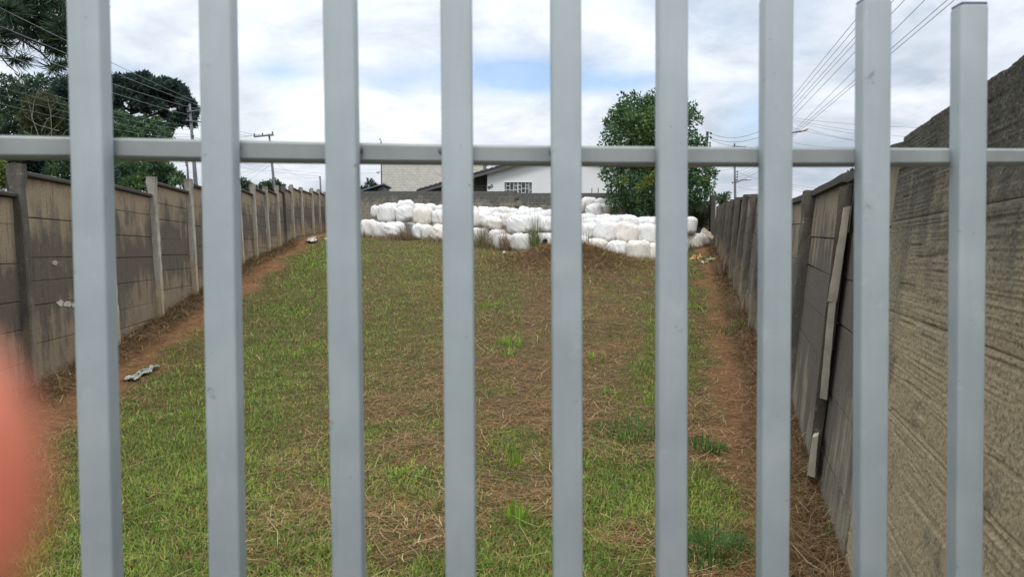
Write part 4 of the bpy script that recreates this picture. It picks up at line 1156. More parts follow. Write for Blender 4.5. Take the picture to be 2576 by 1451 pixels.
# broadleaf tree at the far end
GR = [(.085, .16, .05), (.062, .125, .045), (.115, .19, .055), (.05, .105, .045), (.08, .165, .07)]
Zt = 34.6
prof = [(1660, 268, 55), (1600, 300, 60), (1560, 300, 36), (1700, 290, 44), (1640, 320, 60), (1540, 340, 26), (1740, 300, 22), (1585, 360, 62), (1660, 370, 60), (1735, 360, 40), (1765, 380, 22),
        (1552, 388, 30), (1600, 420, 62), (1540, 430, 28), (1680, 430, 70), (1750, 430, 40), (1785, 435, 20), (1560, 470, 40), (1620, 480, 60), (1700, 480, 60), (1755, 485, 36), (1775, 470, 24),
        (1600, 515, 36), (1560, 512, 22), (1650, 525, 40), (1700, 520, 38), (1742, 512, 24), (1640, 265, 24), (1742, 268, 12), (1531, 305, 14), (1520, 440, 14), (1572, 275, 24), (1545, 528, 14), (1752, 285, 10), (1795, 440, 10)]
cs = []; rs = []
for x, y, r in prof:
    zz_ = Zt + random.uniform(-1.0, 1.2) * r / 60
    c = P(x, y, zz_); cs.append(c); rr = r / F * Zt * 0.95; rs.append((rr, rr * 1.1, rr * .92))
    for _ in range(4):
        t = random.uniform(0, 6.28); kk = random.choice((.85, .9, 1.05)); q = P(x + math.cos(t) * r * kk, y + math.sin(t) * r * kk, zz_ - random.uniform(-.6, .9)); cs.append(q); f_ = rr * random.uniform(.2, .36); rs.append((f_, f_, f_))
tb = P(1655, 628, Zt); tb.z = gz(tb.x, tb.y)
br = [([tb, P(1655, 560, Zt), P(1650, 450, Zt), P(1652, 330, Zt)], [.16, .13, .09, .03])]
for (x, y) in [(1570, 330), (1560, 440), (1740, 330), (1760, 440), (1600, 500), (1720, 500), (1690, 290)]:
    br.append(([P(1653, min(560, y + 120), Zt), P((1653 + x) / 2, y + 40, Zt - .3), P(x, y, Zt - .2)], [.07, .05, .02]))
plant('broadleaf_tree', 'dense dark green leafy tree behind the bales in front of the far wall', tb, cs, rs, 30000, .15, GR, br)
# small yellowing sprays in its crown
V, Q, cl = leafcloud([P(1575, 455, Zt - 1.6), P(1612, 470, Zt - 1.9), P(1630, 455, Zt - 1.9), P(1608, 500, Zt - 1.6), P(1650, 440, Zt - 2), P(1775, 450, Zt - .6)], [.16, .2, .22, .13, .2, .12], 420, .13, [(.18, .20, .04), (.13, .18, .04)])
tr = [o for o in C.objects if o.name.startswith('broadleaf_tree')][0]
link('young_leaves', npmesh('young_leaves', V, Q, None, cl), M['leaf'], tr)

# ------------------------------------------------------------------ trees beyond the left wall
def strands(c, r, n, length, cols, V, Q, CL, w=.02, droop=.3, outd=None):
    """needle ropes radiating from a branch tip, curved upward at the ends (araucaria)"""
    c = np.array(c); base = len(V) and sum(len(x) for x in V)
    v = rng.normal(size=(n, 3)); v[:, 2] = v[:, 2] * .7 - droop
    if outd is not None: v += np.array(outd) * 1.1
    v /= np.linalg.norm(v, axis=1)[:, None]
    L_ = length * rng.uniform(.5, 1.1, n)[:, None]
    s = np.cross(v, rng.normal(size=(n, 3))); s /= np.linalg.norm(s, axis=1)[:, None]; s *= w * .5
    p0 = c + v * r * rng.uniform(0, .4, n)[:, None]
    p1 = p0 + v * L_ * .5; v2 = v + np.array([0, 0, .35]); v2 /= np.linalg.norm(v2, axis=1)[:, None]
    p2 = p1 + v2 * L_ * .5
    A = np.stack([p0 - s, p0 + s, p1 + s, p1 - s, p2 + s * .4, p2 - s * .4], 1).reshape(-1, 3)
    b = base + np.arange(n)[:, None] * 6
    V.append(A); Q.append(np.concatenate([b + np.array([[0, 1, 2, 3]]), b + np.array([[3, 2, 4, 5]])]))
    cols = np.array(cols); CL.append(np.repeat(cols[rng.integers(0, len(cols), n)] * rng.uniform(.6, 1.3, n)[:, None], 6, 0))
AC = [(.042, .078, .060), (.055, .095, .065), (.032, .062, .055)]
AC2 = [(.050, .098, .056), (.072, .118, .056), (.038, .075, .054)]
# near araucaria: limbs reaching into the frame from the upper left
Zn = 20.0
o = empty('araucaria_tree', (P(-420, 700, Zn).x, Zn, gz(P(-420, 700, Zn).x, Zn)), label='near araucaria pine whose drooping needle sprays hang at the top left corner', cat='tree')
V = []; Q = []; CL = []; tw = []
trx = P(-420, 0, Zn)
tw.append(([Vector((trx.x, Zn, o.location.z)), Vector((trx.x, Zn, 8)), Vector((trx.x, Zn, 14))], [.38, .32, .2]))
tips = [(20, 20, .9), (60, 8, .9), (100, 20, 1.0), (140, 15, 1.0), (175, 30, .9), (35, 50, .9), (80, 55, 1.0), (120, 60, 1.0), (155, 62, .9), (10, 85, .6), (60, 90, .8), (105, 85, .9), (145, 100, .8), (170, 90, .7), (-15, 60, .8), (-10, 15, .9),
        (35, 148, .42), (60, 146, .32), (135, 128, .45), (160, 122, .5), (130, 168, .45), (150, 158, .5), (8, 110, .4), (115, 108, .5), (200, 60, .8), (220, 20, .8), (90, -20, 1.0), (150, -25, 1.0), (20, -20, 1.0), (180, 150, .4)]
for (x, y, sz) in tips:
    Zk = Zn + random.uniform(-1.2, 1.2); c = P(x, y, Zk)
    strands(c, .1, int(230 * sz), .62 * sz ** .5, AC2, V, Q, CL, w=.022, droop=.1 if sz > .5 else .35, outd=(.5, 0, -.15) if sz < .55 else (0.2, 0, 0))
for (pts_, r0) in [([(-420, -60), (-150, 70), (20, 80), (100, 130), (135, 165)], .06), ([(-420, -160), (-100, 20), (60, 95), (140, 125)], .06), ([(-420, -300), (-50, -40), (120, 55), (200, 60)], .07), ([(-420, 40), (-100, 130), (0, 140), (20, 165), (45, 185)], .04), ([(-420, -400), (0, -60), (160, 20)], .07),
                   ([(20, 80), (90, 105), (120, 160)], .025), ([(-100, 20), (30, 40), (80, 55)], .04), ([(0, 140), (40, 146)], .02)]:
    n_ = len(pts_); tw.append(([P(x, y, Zn) for x, y in pts_], [r0 * (1 - .75 * k / (n_ - 1)) for k in range(n_)]))
link('foliage', npmesh('foliage', np.concatenate(V), np.concatenate(Q), None, np.concatenate(CL)), M['leaf'], o)
link('trunk', join('trunk', [tube('t', p_, r_, 7) for p_, r_ in tw]), M['bark'], o, smooth=True)

def araucaria(label, tufts, Zc, trunk_x, name='araucaria_tree', arms=None, dens=1.0, base_y=640, cols=AC, nl=.30):
    b = P(trunk_x, base_y, Zc); b.z = gz(max(-13, b.x), Zc) 
    o = empty(name, b, label=label, cat='tree')
    cs = []; rs = []
    for (x, y, r) in tufts:
        zk = Zc + random.uniform(-1.5, 1.5); c = P(x, y, zk); rr = r / F * Zc
        cs.append(c); rs.append((rr, rr * 1.1, rr * .85))
        for _ in range(5):
            t = random.uniform(0, 6.28); q = P(x + math.cos(t) * r * .8, y + math.sin(t) * r * .62, zk - random.uniform(-.5, 1.0)); f_ = rr * random.uniform(.28, .42); cs.append(q); rs.append((f_, f_, f_ * .9))
    V, Q, cl = leafcloud(cs, rs, int(len(tufts) * 900 * dens), nl, cols, elong=1.6, upbias=.25, shell=.6)
    link('crown', npmesh('crown', V, Q, None, cl), M['leaf'], o)
    ty = sum(t[1] for t in tufts) / len(tufts) + 6
    tw = [([b, P(trunk_x, (base_y + ty) / 2, Zc), P(trunk_x, ty, Zc)], [.3, .22, .08])]
    for (x0, y0, x1, y1) in arms or []:
        tw.append(([P(x0, y0, Zc), P((x0 + x1) / 2, (y0 + y1) / 2 + 9, Zc), P(x1, y1, Zc)], [.13, .10, .05]))
    link('trunk', join('trunk', [tube('t', p_, r_, 7) for p_, r_ in tw]), M['bark'], o, smooth=True)
    return o
araucaria('umbrella shaped araucaria with billowing dark tufts above the left wall',
   [(300, 208, 22), (330, 205, 18), (362, 203, 22), (385, 215, 22), (415, 218, 24), (440, 222, 22), (455, 240, 20), (405, 240, 24), (370, 232, 22), (330, 228, 22), (300, 236, 22), (430, 250, 22), (470, 262, 18), (482, 280, 16), (480, 300, 14), (462, 285, 14), (355, 260, 18), (372, 275, 16), (395, 262, 16), (340, 265, 14), (415, 290, 14), (440, 295, 13), (430, 318, 12), (452, 305, 12), (484, 312, 10), (412, 330, 12), (290, 260, 18), (300, 285, 14), (270, 220, 24), (250, 235, 24)],
   58, 330, arms=[(330, 300, 440, 262), (330, 310, 455, 300), (330, 290, 300, 265), (330, 285, 400, 250), (330, 320, 470, 312), (330, 280, 290, 240)], dens=1.0, cols=AC)
LO = [(.06, .125, .05), (.085, .155, .055), (.045, .095, .046), (.065, .13, .065)]
araucaria('dark layered conifer below the umbrella araucaria behind the left wall',
   [(300, 300, 22), (330, 320, 26), (300, 335, 26), (365, 310, 22), (395, 315, 20), (380, 340, 26), (345, 350, 28), (420, 340, 16), (405, 365, 24), (440, 372, 14), (300, 370, 30), (350, 380, 28), (395, 395, 26), (270, 330, 30), (310, 410, 30), (260, 380, 34)],
   50, 320, 'conifer_tree', dens=.9, cols=LO, nl=.26)
araucaria('bushy conifer with yellow green tips just over the left wall coping',
   [(300, 425, 26), (340, 430, 28), (380, 430, 28), (415, 432, 24), (445, 450, 18), (460, 460, 12), (370, 460, 26), (330, 465, 24), (410, 465, 22), (290, 455, 24), (395, 415, 18)],
   40, 350, 'conifer_tree', dens=1.0, cols=LO + [(.10, .16, .04)], nl=.20)
# dark wood mass at the left
for (lab, tf, Zc, tx, cols_) in [
    ('tall dark rounded tree behind the gate far left', [(10, 215, 30), (60, 215, 30), (90, 210, 24), (40, 245, 36), (90, 250, 36), (10, 270, 40), (60, 300, 44), (110, 290, 40), (0, 330, 44), (40, 360, 40), (-30, 250, 40), (-40, 330, 50), (110, 350, 40)], 46, 40, AC2),
    ('dark araucaria tops left of the first gate bar', [(135, 215, 16), (160, 208, 18), (185, 215, 24), (150, 240, 26), (190, 250, 32), (215, 235, 26), (140, 270, 28), (180, 300, 40), (220, 290, 36), (220, 350, 40), (170, 360, 40)], 44, 190, AC),
    ('olive green tree behind the bare twigs at far left', [(90, 265, 26), (115, 250, 22), (140, 275, 26), (75, 300, 26), (120, 310, 30), (150, 330, 26), (90, 340, 30), (130, 355, 28)], 33, 110, [(.07, .088, .036), (.055, .075, .035), (.085, .095, .045)]),
    ('dark undergrowth tree low behind the left wall', [(0, 400, 36), (50, 400, 36), (100, 400, 36), (150, 405, 36), (200, 410, 40), (240, 420, 40), (20, 445, 30), (10, 380, 40), (80, 425, 34), (150, 435, 34), (210, 450, 34), (260, 440, 34), (60, 370, 34), (150, 380, 34)], 30, 120, AC + LO[:1])]:
    araucaria(lab, tf, Zc, tx, 'broadleaf_tree', dens=1.0, cols=cols_, nl=.20 if Zc < 40 else .28)
plant('garden_bush', 'yellow green bush behind the post at the far left edge', P(5, 480, 14), [P(-4, 420, 13), P(6, 440, 13), P(2, 455, 13), P(-10, 470, 13)], [.14, .12, .12, .16], 700, .07, [(.10, .15, .03), (.16, .2, .05)], cat='bush')
# bare pale twigs
tw = []
for (pts_) in [[(150, 330), (95, 315), (60, 290)], [(80, 300), (85, 260), (100, 215)], [(118, 345), (130, 330), (160, 300)], [(60, 330), (85, 345), (110, 352)], [(80, 318), (78, 345), (105, 375)], [(140, 350), (150, 345), (205, 340)], [(150, 354), (165, 330), (190, 318)], [(100, 350), (82, 300), (70, 250)],
               [(130, 348), (128, 290), (118, 240)], [(150, 352), (200, 346), (240, 350)], [(105, 330), (120, 300), (150, 280)]]:
    tw.append(tube('t', [P(x, y, 30.5) for x, y in pts_], [.018, .013, .005], 5))
b_ = P(120, 470, 30.5); b_.z = gz(-13, 30)
tw.append(tube('t', [b_, P(125, 400, 30.5), P(118, 345, 30.5)], [.06, .05, .03], 6))
o = empty('bare_shrub', b_, label='leafless pale twigged shrub in front of the dark trees at far left', cat='shrub')
link('branches', join('branches', tw), M['pale_bark'], o)
plant('round_bush', 'rounded green treetop behind the leaning utility pole over the left wall', P(682, 520, 62), [P(668, 470, 62), P(690, 466, 62), P(705, 474, 62), P(655, 474, 62), P(680, 480, 62)], [.5, .55, .45, .35, .6], 2600, .17, [(.045, .085, .045), (.06, .10, .05)], [([P(682, 560, 62), P(682, 480, 62)], [.12, .06])])
plant('round_bush', 'green treetop just right of the second gate bar over the left wall', P(612, 520, 55), [P(608, 462, 55), P(622, 468, 55), P(635, 474, 55), P(590, 462, 55)], [.45, .4, .3, .5], 1800, .16, [(.045, .09, .04), (.05, .08, .045)], [([P(612, 560, 55), P(612, 480, 55)], [.12, .06])])
plant('spiky_shrub', 'spiky dark shrub behind the far wall left of the pale block building', P(925, 510, 50), [P(921, 476, 50), P(935, 466, 50), P(945, 470, 50), P(926, 462, 50), P(938, 480, 50), P(910, 480, 50)], [(.08, .1, .35), (.10, .1, .35), (.1, .1, .25), (.06, .1, .3), (.3, .2, .2), (.3, .2, .2)], 900, .22, [(.035, .055, .035), (.05, .07, .04)], [([P(928, 540, 50), P(930, 478, 50)], [.05, .02])], cat='shrub', elong=2.0, upbias=.8)
plant('garden_shrub', 'thin leafy shrub behind the corner where far and right walls meet', P(1812, 540, 38), [P(1800, 496, 38), P(1812, 500, 38), P(1826, 496, 38), P(1832, 487, 38), P(1818, 506, 38)], [.2, .25, .22, .14, .3], 700, .11, [(.06, .10, .04), (.08, .12, .05)], [([P(1815, 560, 38), P(1820, 500, 38), P(1835, 478, 38)], [.03, .02, .008])], cat='shrub')
o = araucaria('small pine tip rising over the right wall beside the eighth bar', [(2124, 452, 6), (2128, 446, 5), (2120, 460, 6), (2130, 462, 8), (2140, 440, 7), (2150, 450, 10), (2146, 432, 5), (2160, 445, 10)], 40, 2146, 'pine_tree', dens=.5, cols=[(.035, .075, .05), (.05, .09, .05)], nl=.18, base_y=700)

# ------------------------------------------------------------------ buildings beyond the far wall
ZB = 60.0
def zat(y, Z): return P(CX, y, Z).z
def xat(x, Z): return (x - CX) / F * Z
bb = empty('block_building', (xat(1080, ZB), ZB, 2.5), label='windowless pale painted block building left of the white house', cat='building')
x0, x1 = xat(963, ZB), xat(1216, ZB); zt = zat(388, ZB); zb = 2.4
link('wall', boxmesh('wall', (x0, ZB, zb), (x1 - x0, 0, 0), (0, 8, 0), (0, 0, zt - zb), 0, 0), M['mortar'], bb)
bl = empty  # keep name simple
rowh, bw = .2, .4; nb = 0; rest = []; r = 0; z = zt - .02
while z - rowh > zat(486, ZB):
    X = x0 + (0 if r % 2 else -.2)
    while X < x1:
        a_ = max(X, x0) + .006; b2 = min(X + bw, x1) - .006
        if b2 - a_ > .08:
            gap_ = random.uniform(0.004, .014)
            me = boxmesh('block', (a_, ZB - .02 - random.uniform(0, .012), z - rowh + gap_), (b2 - a_, 0, 0), (0, .02, 0), (0, 0, rowh - gap_ - .003), 0, 0)
            if nb < 295 and z < zat(412, ZB): link('block', me, M['pale_block'], bb); nb += 1
            else: rest.append(me)
        X += bw
    z -= rowh; r += 1
link('upper_blocks', join('upper_blocks', rest), M['pale_block'], bb, kind='stuff')
link('roof_slab', boxmesh('roof_slab', (x0 - .1, ZB - .15, zt), (x1 - x0 + .2, 0, 0), (0, 8.3, 0), (0, 0, .12), .01), M['grey_roof'], bb)
# white gabled house
ZH = 54.0
hs = empty('white_house', (xat(1400, ZH), ZH, 2.4), label='white gabled house with barred window and dark tiled porch roof behind the far wall', cat='house')
zr = lambda x, off=0: zat(421 + (x - 1250) * -.29 + off, ZH) if x <= 1430 else zat(421 - 180 * .29 + (x - 1430) * .27 + off, ZH)
xa, xb = 1226, 1640; zb = 2.4
# window opening 1268..1339, top 458, bottom below the far wall
wx0, wx1, wz1, wz0 = xat(1269, ZH), xat(1338, ZH), zat(459, ZH), zat(497, ZH)
def poly_wall(name, pts, y, th, mat, parent):
    n = len(pts); V = [(x, y, z) for x, z in pts] + [(x, y + th, z) for x, z in pts]
    Fc = [tuple(range(n)), tuple(range(2 * n - 1, n - 1, -1))] + [(i, n + i, n + (i + 1) % n, (i + 1) % n) for i in range(n)]
    me = mesh(name, V, Fc); bm = bmesh.new(); bm.from_mesh(me); bmesh.ops.recalc_face_normals(bm, faces=bm.faces[:]); bm.to_mesh(me); bm.free()
    return link(name, me, mat, parent)
X = lambda x: xat(x, ZH)
poly_wall('wall', [(X(xa), zb), (wx0, zb), (wx0, zr(1269, 3)), (X(xa), zr(xa, 3))], ZH, .2, M['white_wall'], hs)
poly_wall('wall', [(wx0, wz1), (wx1, wz1), (wx1, zr(1338, 3)), (wx0, zr(1269, 3))], ZH, .2, M['white_wall'], hs)
poly_wall('wall', [(wx0, zb), (wx1, zb), (wx1, wz0), (wx0, wz0)], ZH, .2, M['white_wall'], hs)
poly_wall('wall', [(wx1, zb), (X(xb), zb), (X(xb), zr(xb, 3)), (X(1430), zr(1430, 3)), (wx1, zr(1338, 3))], ZH, .2, M['white_wall'], hs)
poly_wall('porch_wall', [(X(1050), zb), (X(xa), zb), (X(xa), zr(xa, 6)), (X(1075), zr(1075, 6))], ZH + 1.6, .2, M['porch'], hs)
# roof slabs with stepped tile ends
for (u0, u1) in ((1051, 1430), (1430, 1660)):
    n_ = 30 if u0 == 1051 else 20
    for k in range(n_):
        a_ = u0 + (u1 - u0) * k / n_; b_ = u0 + (u1 - u0) * (k + 1) / n_
        za, zb_ = zr(a_), zr(b_)
        sgn = 1 if u0 == 1051 else -1
        lift = 0.05
        if sgn > 0: za2, zb2 = za + .0, zb_ + .0
        else: za2, zb2 = za, zb_
        V = [(X(a_), ZH - .55, za2 + (lift if sgn < 0 else 0)), (X(b_), ZH - .55, zb2 + (lift if sgn > 0 else 0)), (X(b_), ZH + 7, zb2 + (lift if sgn > 0 else 0)), (X(a_), ZH + 7, za2 + (lift if sgn < 0 else 0))]
        V += [(x, y, z - .09) for x, y, z in V]
        me = mesh('roof_tile_row', V, [(0, 1, 2, 3), (7, 6, 5, 4), (0, 4, 5, 1), (1, 5, 6, 2), (2, 6, 7, 3), (3, 7, 4, 0)])
        link('roof_tile_row', me, M['roof'], hs)
    # fascia board under the verge
    V = [(X(u0) , ZH - .5, zr(u0) - .10), (X(u1), ZH - .5, zr(u1) - .10), (X(u1), ZH - .5, zr(u1) - .38), (X(u0), ZH - .5, zr(u0) - .30)]
    V += [(x, y + .05, z) for x, y, z in V]
    link('fascia', mesh('fascia', V, [(3, 2, 1, 0), (4, 5, 6, 7), (0, 1, 5, 4), (1, 2, 6, 5), (2, 3, 7, 6), (3, 0, 4, 7)]), M['porch'], hs)
# window with grille
wn = link('window', boxmesh('window', (wx0, ZH + .14, wz0), (wx1 - wx0, 0, 0), (0, .03, 0), (0, 0, wz1 - wz0), 0), M['glass'], hs, label='barred window with pale curtains')
bars_ = []
fy = ZH + .04
def fbar(xa_, za_, xb_, zb_, w_=.035):
    bars_.append(boxmesh('b', (min(xa_, xb_) - w_ / 2, fy, min(za_, zb_) - w_ / 2), (abs(xb_ - xa_) + w_, 0, 0), (0, .04, 0), (0, 0, abs(zb_ - za_) + w_), 0))
ww = wx1 - wx0; wh = wz1 - wz0
cols_ = [0, .06, .2, .34, .48, .50, .62, .76, .89, 1.0]
for c_ in cols_: fbar(wx0 + ww * c_, wz0, wx0 + ww * c_, wz1)
for (c0, c1, h_) in [(.06, .2, .78), (0, .2, .52), (.2, .34, .50), (.34, .48, .80), (.34, .48, .52), (.2, .34, .36), (.5, .62, .82), (.5, .62, .56), (.62, .76, .6), (.76, .89, .82), (.76, .89, .6), (.89, 1, .5), (.5, .62, .2), (.76, .89, .2), (0, .06, .36), (.62, .76, .3)]:
    fbar(wx0 + ww * c0, wz0 + wh * h_, wx0 + ww * c1, wz0 + wh * h_)
link('grille', join('grille', bars_), M['frame'], wn, world=False)
tr_ = [boxmesh('b', (wx0 - .07, ZH - .03, wz1), (ww + .14, 0, 0), (0, .1, 0), (0, 0, .1), 0), boxmesh('b', (wx0 - .08, ZH - .03, wz0), (.08, 0, 0), (0, .1, 0), (0, 0, wh), 0), boxmesh('b', (wx1, ZH - .03, wz0), (.08, 0, 0), (0, .1, 0), (0, 0, wh), 0)]
link('frame', join('frame', tr_), M['frame'], wn, world=False)
# house number 565, digits rising to the right
for k, (ch, x, y) in enumerate([('5', 1229.6, 472.5), ('6', 1233.8, 470.6), ('5', 1238.4, 468.2)]):
    cu = bpy.data.curves.new('digit', 'FONT'); cu.body = ch; cu.size = .30; cu.extrude = .015; cu.offset = .006; cu.align_x = 'CENTER'; cu.align_y = 'CENTER'
    t_ = bpy.data.objects.new('tmp', cu); C.objects.link(t_)
    dg = bpy.context.evaluated_depsgraph_get(); me = bpy.data.meshes.new_from_object(t_.evaluated_get(dg)); bpy.data.objects.remove(t_)
    me.transform(Matrix.Translation((X(x), ZH - .02, zat(y, ZH))) @ Matrix.Rotation(R(-12), 4, 'Y') @ Matrix.Rotation(R(90), 4, 'X'))
    link('house_digit', me, M['digits'], hs)
# porch railing glimpsed under the roof
rl = []
for x in range(1188, 1226, 12): rl.append(tube('b', [(X(x), ZH + .5, zat(482, ZH)), (X(x), ZH + .5, zat(466, ZH))], .02, 5))
for y in (466, 474): rl.append(tube('b', [(X(1180), ZH + .5, zat(y, ZH)), (X(1226), ZH + .5, zat(y, ZH))], .018, 5))
link('porch_railing', join('porch_railing', rl), M['pole'], hs)
# small grey roof at the left of the block building
ZS = 50
sh = empty('small_shed', (xat(930, ZS), ZS, 2.6), label='small shed with sloping grey sheet roof left of the pale block building', cat='shed')
poly_wall('wall', [(xat(904, ZS), 2.4), (xat(966, ZS), 2.4), (xat(966, ZS), zat(470, ZS)), (xat(904, ZS), zat(486, ZS))], ZS, 2.5, M['porch'], sh)
V = [(xat(900, ZS), ZS - .3, zat(482, ZS)), (xat(969, ZS), ZS - .3, zat(462, ZS)), (xat(969, ZS), ZS + 3, zat(462, ZS)), (xat(900, ZS), ZS + 3, zat(482, ZS))]
V += [(x, y, z - .08) for x, y, z in V]
link('roof', mesh('roof', V, [(0, 1, 2, 3), (7, 6, 5, 4), (0, 4, 5, 1), (1, 5, 6, 2), (2, 6, 7, 3), (3, 7, 4, 0)]), M['grey_roof'], sh)

# ------------------------------------------------------------------ utility poles
def pole(label, x0, y0, x1, y1, Z, w0, w1, arms=(), ins=(), lamp=None, mat='pole', name='utility_pole', foot=True):
    """shaft from (x1,y1) low to (x0,y0) top, widths in reference units"""
    A, B = P(x1, y1, Z), P(x0, y0, Z)
    d = (A - B); 
    gb = A.copy()
    if foot:
        zg = 1.2 if Z > 45 else gz(max(-13, min(13, A.x)), min(47, Z))
        if A.z > zg: gb = A + d * ((A.z - zg) / -d.z)
    o = empty(name, gb, label=label, cat='pole')
    link('shaft', tube('shaft', [gb, A, B], [w1 / F * Z * .55, w1 / F * Z / 2, w0 / F * Z / 2], 10), M[mat], o, smooth=True)
    for (ax0, ay0, ax1, ay1, t_) in arms:
        a_, b_ = P(ax0, ay0, Z - .15), P(ax1, ay1, Z - .15); h_ = t_ / F * Z
        link('crossarm', boxmesh('crossarm', a_ - Vector((0, 0, h_ / 2)), b_ - a_, (0, .1, 0), (0, 0, h_), .01), M['pole'], o)
    for (ix, iy, ih) in ins:
        a_ = P(ix, iy, Z - .12); hh = ih / F * Z
        link('insulator', tube('insulator', [a_, a_ + Vector((0, 0, hh * .35)), a_ + Vector((0, 0, hh * .4)), a_ + Vector((0, 0, hh * .7)), a_ + Vector((0, 0, hh))], [.03, .03, .055, .05, .025], 8), M['dark_metal'], o)
    if lamp:
        (lx0, ly0, lx1, ly1, hx, hy) = lamp
        a_, b_, h2 = P(lx0, ly0, Z), P(lx1, ly1, Z), P(hx, hy, Z)
        link('lamp_arm', tube('lamp_arm', [a_, a_.lerp(b_, .5) + Vector((0, 0, .06)), b_], .035, 6), M['pole'], o)
        dd_ = h2 - b_; l_ = dd_.length
        link('lamp_head', tube('lamp_head', [b_ - dd_ * .05, b_ + dd_ * .2, b_ + dd_ * .6, b_ + dd_ * .95, h2], [.05, l_ * .16, l_ * .22, l_ * .17, .03], 10), M['lamp'], o, smooth=True)
    return o
pole('tall concrete utility pole left of the second bar with crossarms before the araucaria', 477, 262, 492, 457, 40, 5.5, 10, [(470, 281, 505, 277, 3.5), (466, 303, 506, 307, 3)], [(500, 276, 7), (472, 280, 7), (486, 345, 5), (486, 351, 5)])
pole('thin short pole standing close left of the tall concrete pole', 470, 392, 473.5, 453, 52, 4, 5.5, [], [(467, 412, 4), (468, 418, 4)])
pole('leaning utility pole with a long crossarm between second and third bars', 677, 338, 691, 479, 50, 4.5, 7, [(638, 344, 688, 339.5, 3.6)], [(640, 343, 7), (660.5, 341, 6), (685.5, 339, 8)])
pole('short bare pole over the left wall beside the third bar', 805, 444, 807, 482, 60, 3.6, 4.2, [(801, 445.5, 806, 445, 1.5)], [])
pole('dark slender pole standing against the left corner of the block building', 958.5, 354, 960, 463, 56, 2.6, 3.2, [(947, 433, 959, 432.5, 1.2)], [(949, 436, 3), (953, 438, 3), (956, 353, 4)], mat='dark_metal')
pole('concrete pole rising out of the right edge of the leafy tree', 1779.5, 331, 1775, 470, 37, 6.4, 7.4, [(1777, 333.5, 1788, 333, 1.2), (1776, 344, 1788, 343.5, 1.2)], [(1788.5, 339, 6), (1788.2, 350, 6), (1786, 362, 4), (1786, 368, 4)])
pole('street light pole with a small lamp between sixth and seventh bars', 1847.5, 366, 1849.5, 504, 44, 4.5, 6, [(1843, 369, 1878, 368.6, 1.6)], [(1848, 367, 6), (1854.5, 434, 4), (1854.5, 441, 4), (1854.4, 448, 4), (1854, 455, 4), (1843, 462, 4)], lamp=(1851, 459.5, 1880, 452.5, 1890, 450.6))
pole('distant low pole with a wide crossarm over the far right corner', 1815, 487, 1815, 515, 62, 2.4, 2.6, [(1797.5, 489.5, 1832.5, 489.5, 1.2)], [(1798, 489, 6), (1821.5, 489, 6), (1832, 489, 6), (1827, 489, 5)])
pole('street lamp pole hidden behind the seventh bar with its large lamp reaching right', 1944, 300, 1946, 520, 30, 6, 8, [], [], lamp=(1946, 352, 2012, 330.5, 2033, 323.5))

# ------------------------------------------------------------------ wires
def wire(label, pts, rad=.012, sag=0.0, group=None):
    A = P(*pts[0]); B = P(*pts[1]); n_ = 14
    pp = [A.lerp(B, k / n_) - Vector((0, 0, sag * 4 * (k / n_) * (1 - k / n_))) for k in range(n_ + 1)]
    o = link('power_wire', tube('power_wire', pp, rad, 5), M['wire'], smooth=True, label=label, cat='wire', group=group)
    return o
def ext(xa, ya, xb, yb, xt):           # extend a straight image line to column xt
    return ya + (yb - ya) * (xt - xa) / (xb - xa)
# right bundle
rb = [((1990, 249), (2146, 58), 2240), ((1990, 261), (2146, 78), 2290), ((1990, 274), (2146, 99), 2330), ((1990, 284), (2146, 113), 2330), ((1990, 299), (2146, 136), 2360), ((1996, 331), (2146, 181), 2390), ((2004, 329), (2146, 206), 2400), ((2011, 330), (2146, 216), 2400)]
ORD = ['uppermost', 'second from the top', 'third from the top', 'fourth from the top', 'fifth from the top', 'sixth from the top', 'seventh from the top', 'lowest']
for k, (a_, b_, xe) in enumerate(rb):
    x0_ = 1950; y0_ = ext(*a_, *b_, x0_) if k < 5 else ext(*a_, *b_, 1985)
    if k >= 5: x0_ = 1985
    wire('steep overhead wire climbing right from behind the seventh bar, ' + ORD[k], [(x0_, y0_, 30), (xe, ext(*a_, *b_, xe), 12)], .006, group='steep overhead wires at the upper right')
for k, (a_, b_) in enumerate([((1988, 296), (2360, 322)), ((1988, 303), (2240, 347)), ((1988, 306), (2146, 352)), ((1988, 320), (2260, 368)), ((1988, 357), (2146, 370)), ((1988, 300), (2340, 350))]):
    wire('thin level wire crossing behind the seventh and eighth bars, ' + ['a high one', 'the middle one', 'the steeper middle one', 'a low one', 'the lowest', 'the longest'][k], [(*a_, 34), (*b_, 30)], .006, .1, group='thin level wires right of the seventh bar')
for (a_, b_) in [((1985, 462), (2140, 482)), ((1985, 468), (2140, 490)), ((1985, 475), (2140, 497))]:
    wire('faint low wire above the right wall, ' + {462: 'upper', 468: 'middle', 475: 'lower'}[a_[1]] + ' of three', [(*a_, 60), (*b_, 50)], .009, .1, group='faint low wires above the right wall')
for (a_, b_, s_) in [((1790, 337, 37), (1945, 312, 31), .35), ((1790, 348, 37), (1945, 330, 31), .3), ((1790, 352, 37), (1860, 367, 44), .1), ((1855, 368, 44), (1946, 352, 30), .2)]:
    wire('wire strung from the pole beside the leafy tree', [a_, b_], .010, s_, group='wires from the pole beside the leafy tree')
for (a_, b_) in [((1855, 433, 44), (1946, 380, 30)), ((1855, 440, 44), (1946, 392, 30)), ((1855, 447, 44), (1946, 398, 30)), ((1855, 455, 44), (1946, 405, 30)), ((1855, 433, 44), (1946, 455, 40)), ((1855, 470, 44), (1946, 478, 40)), ((1790, 428, 50), (1848, 422, 44))]:
    wire('wire fanning out from the street light pole', [a_, b_], .007, .1, group='wires fanning from the street light pole')
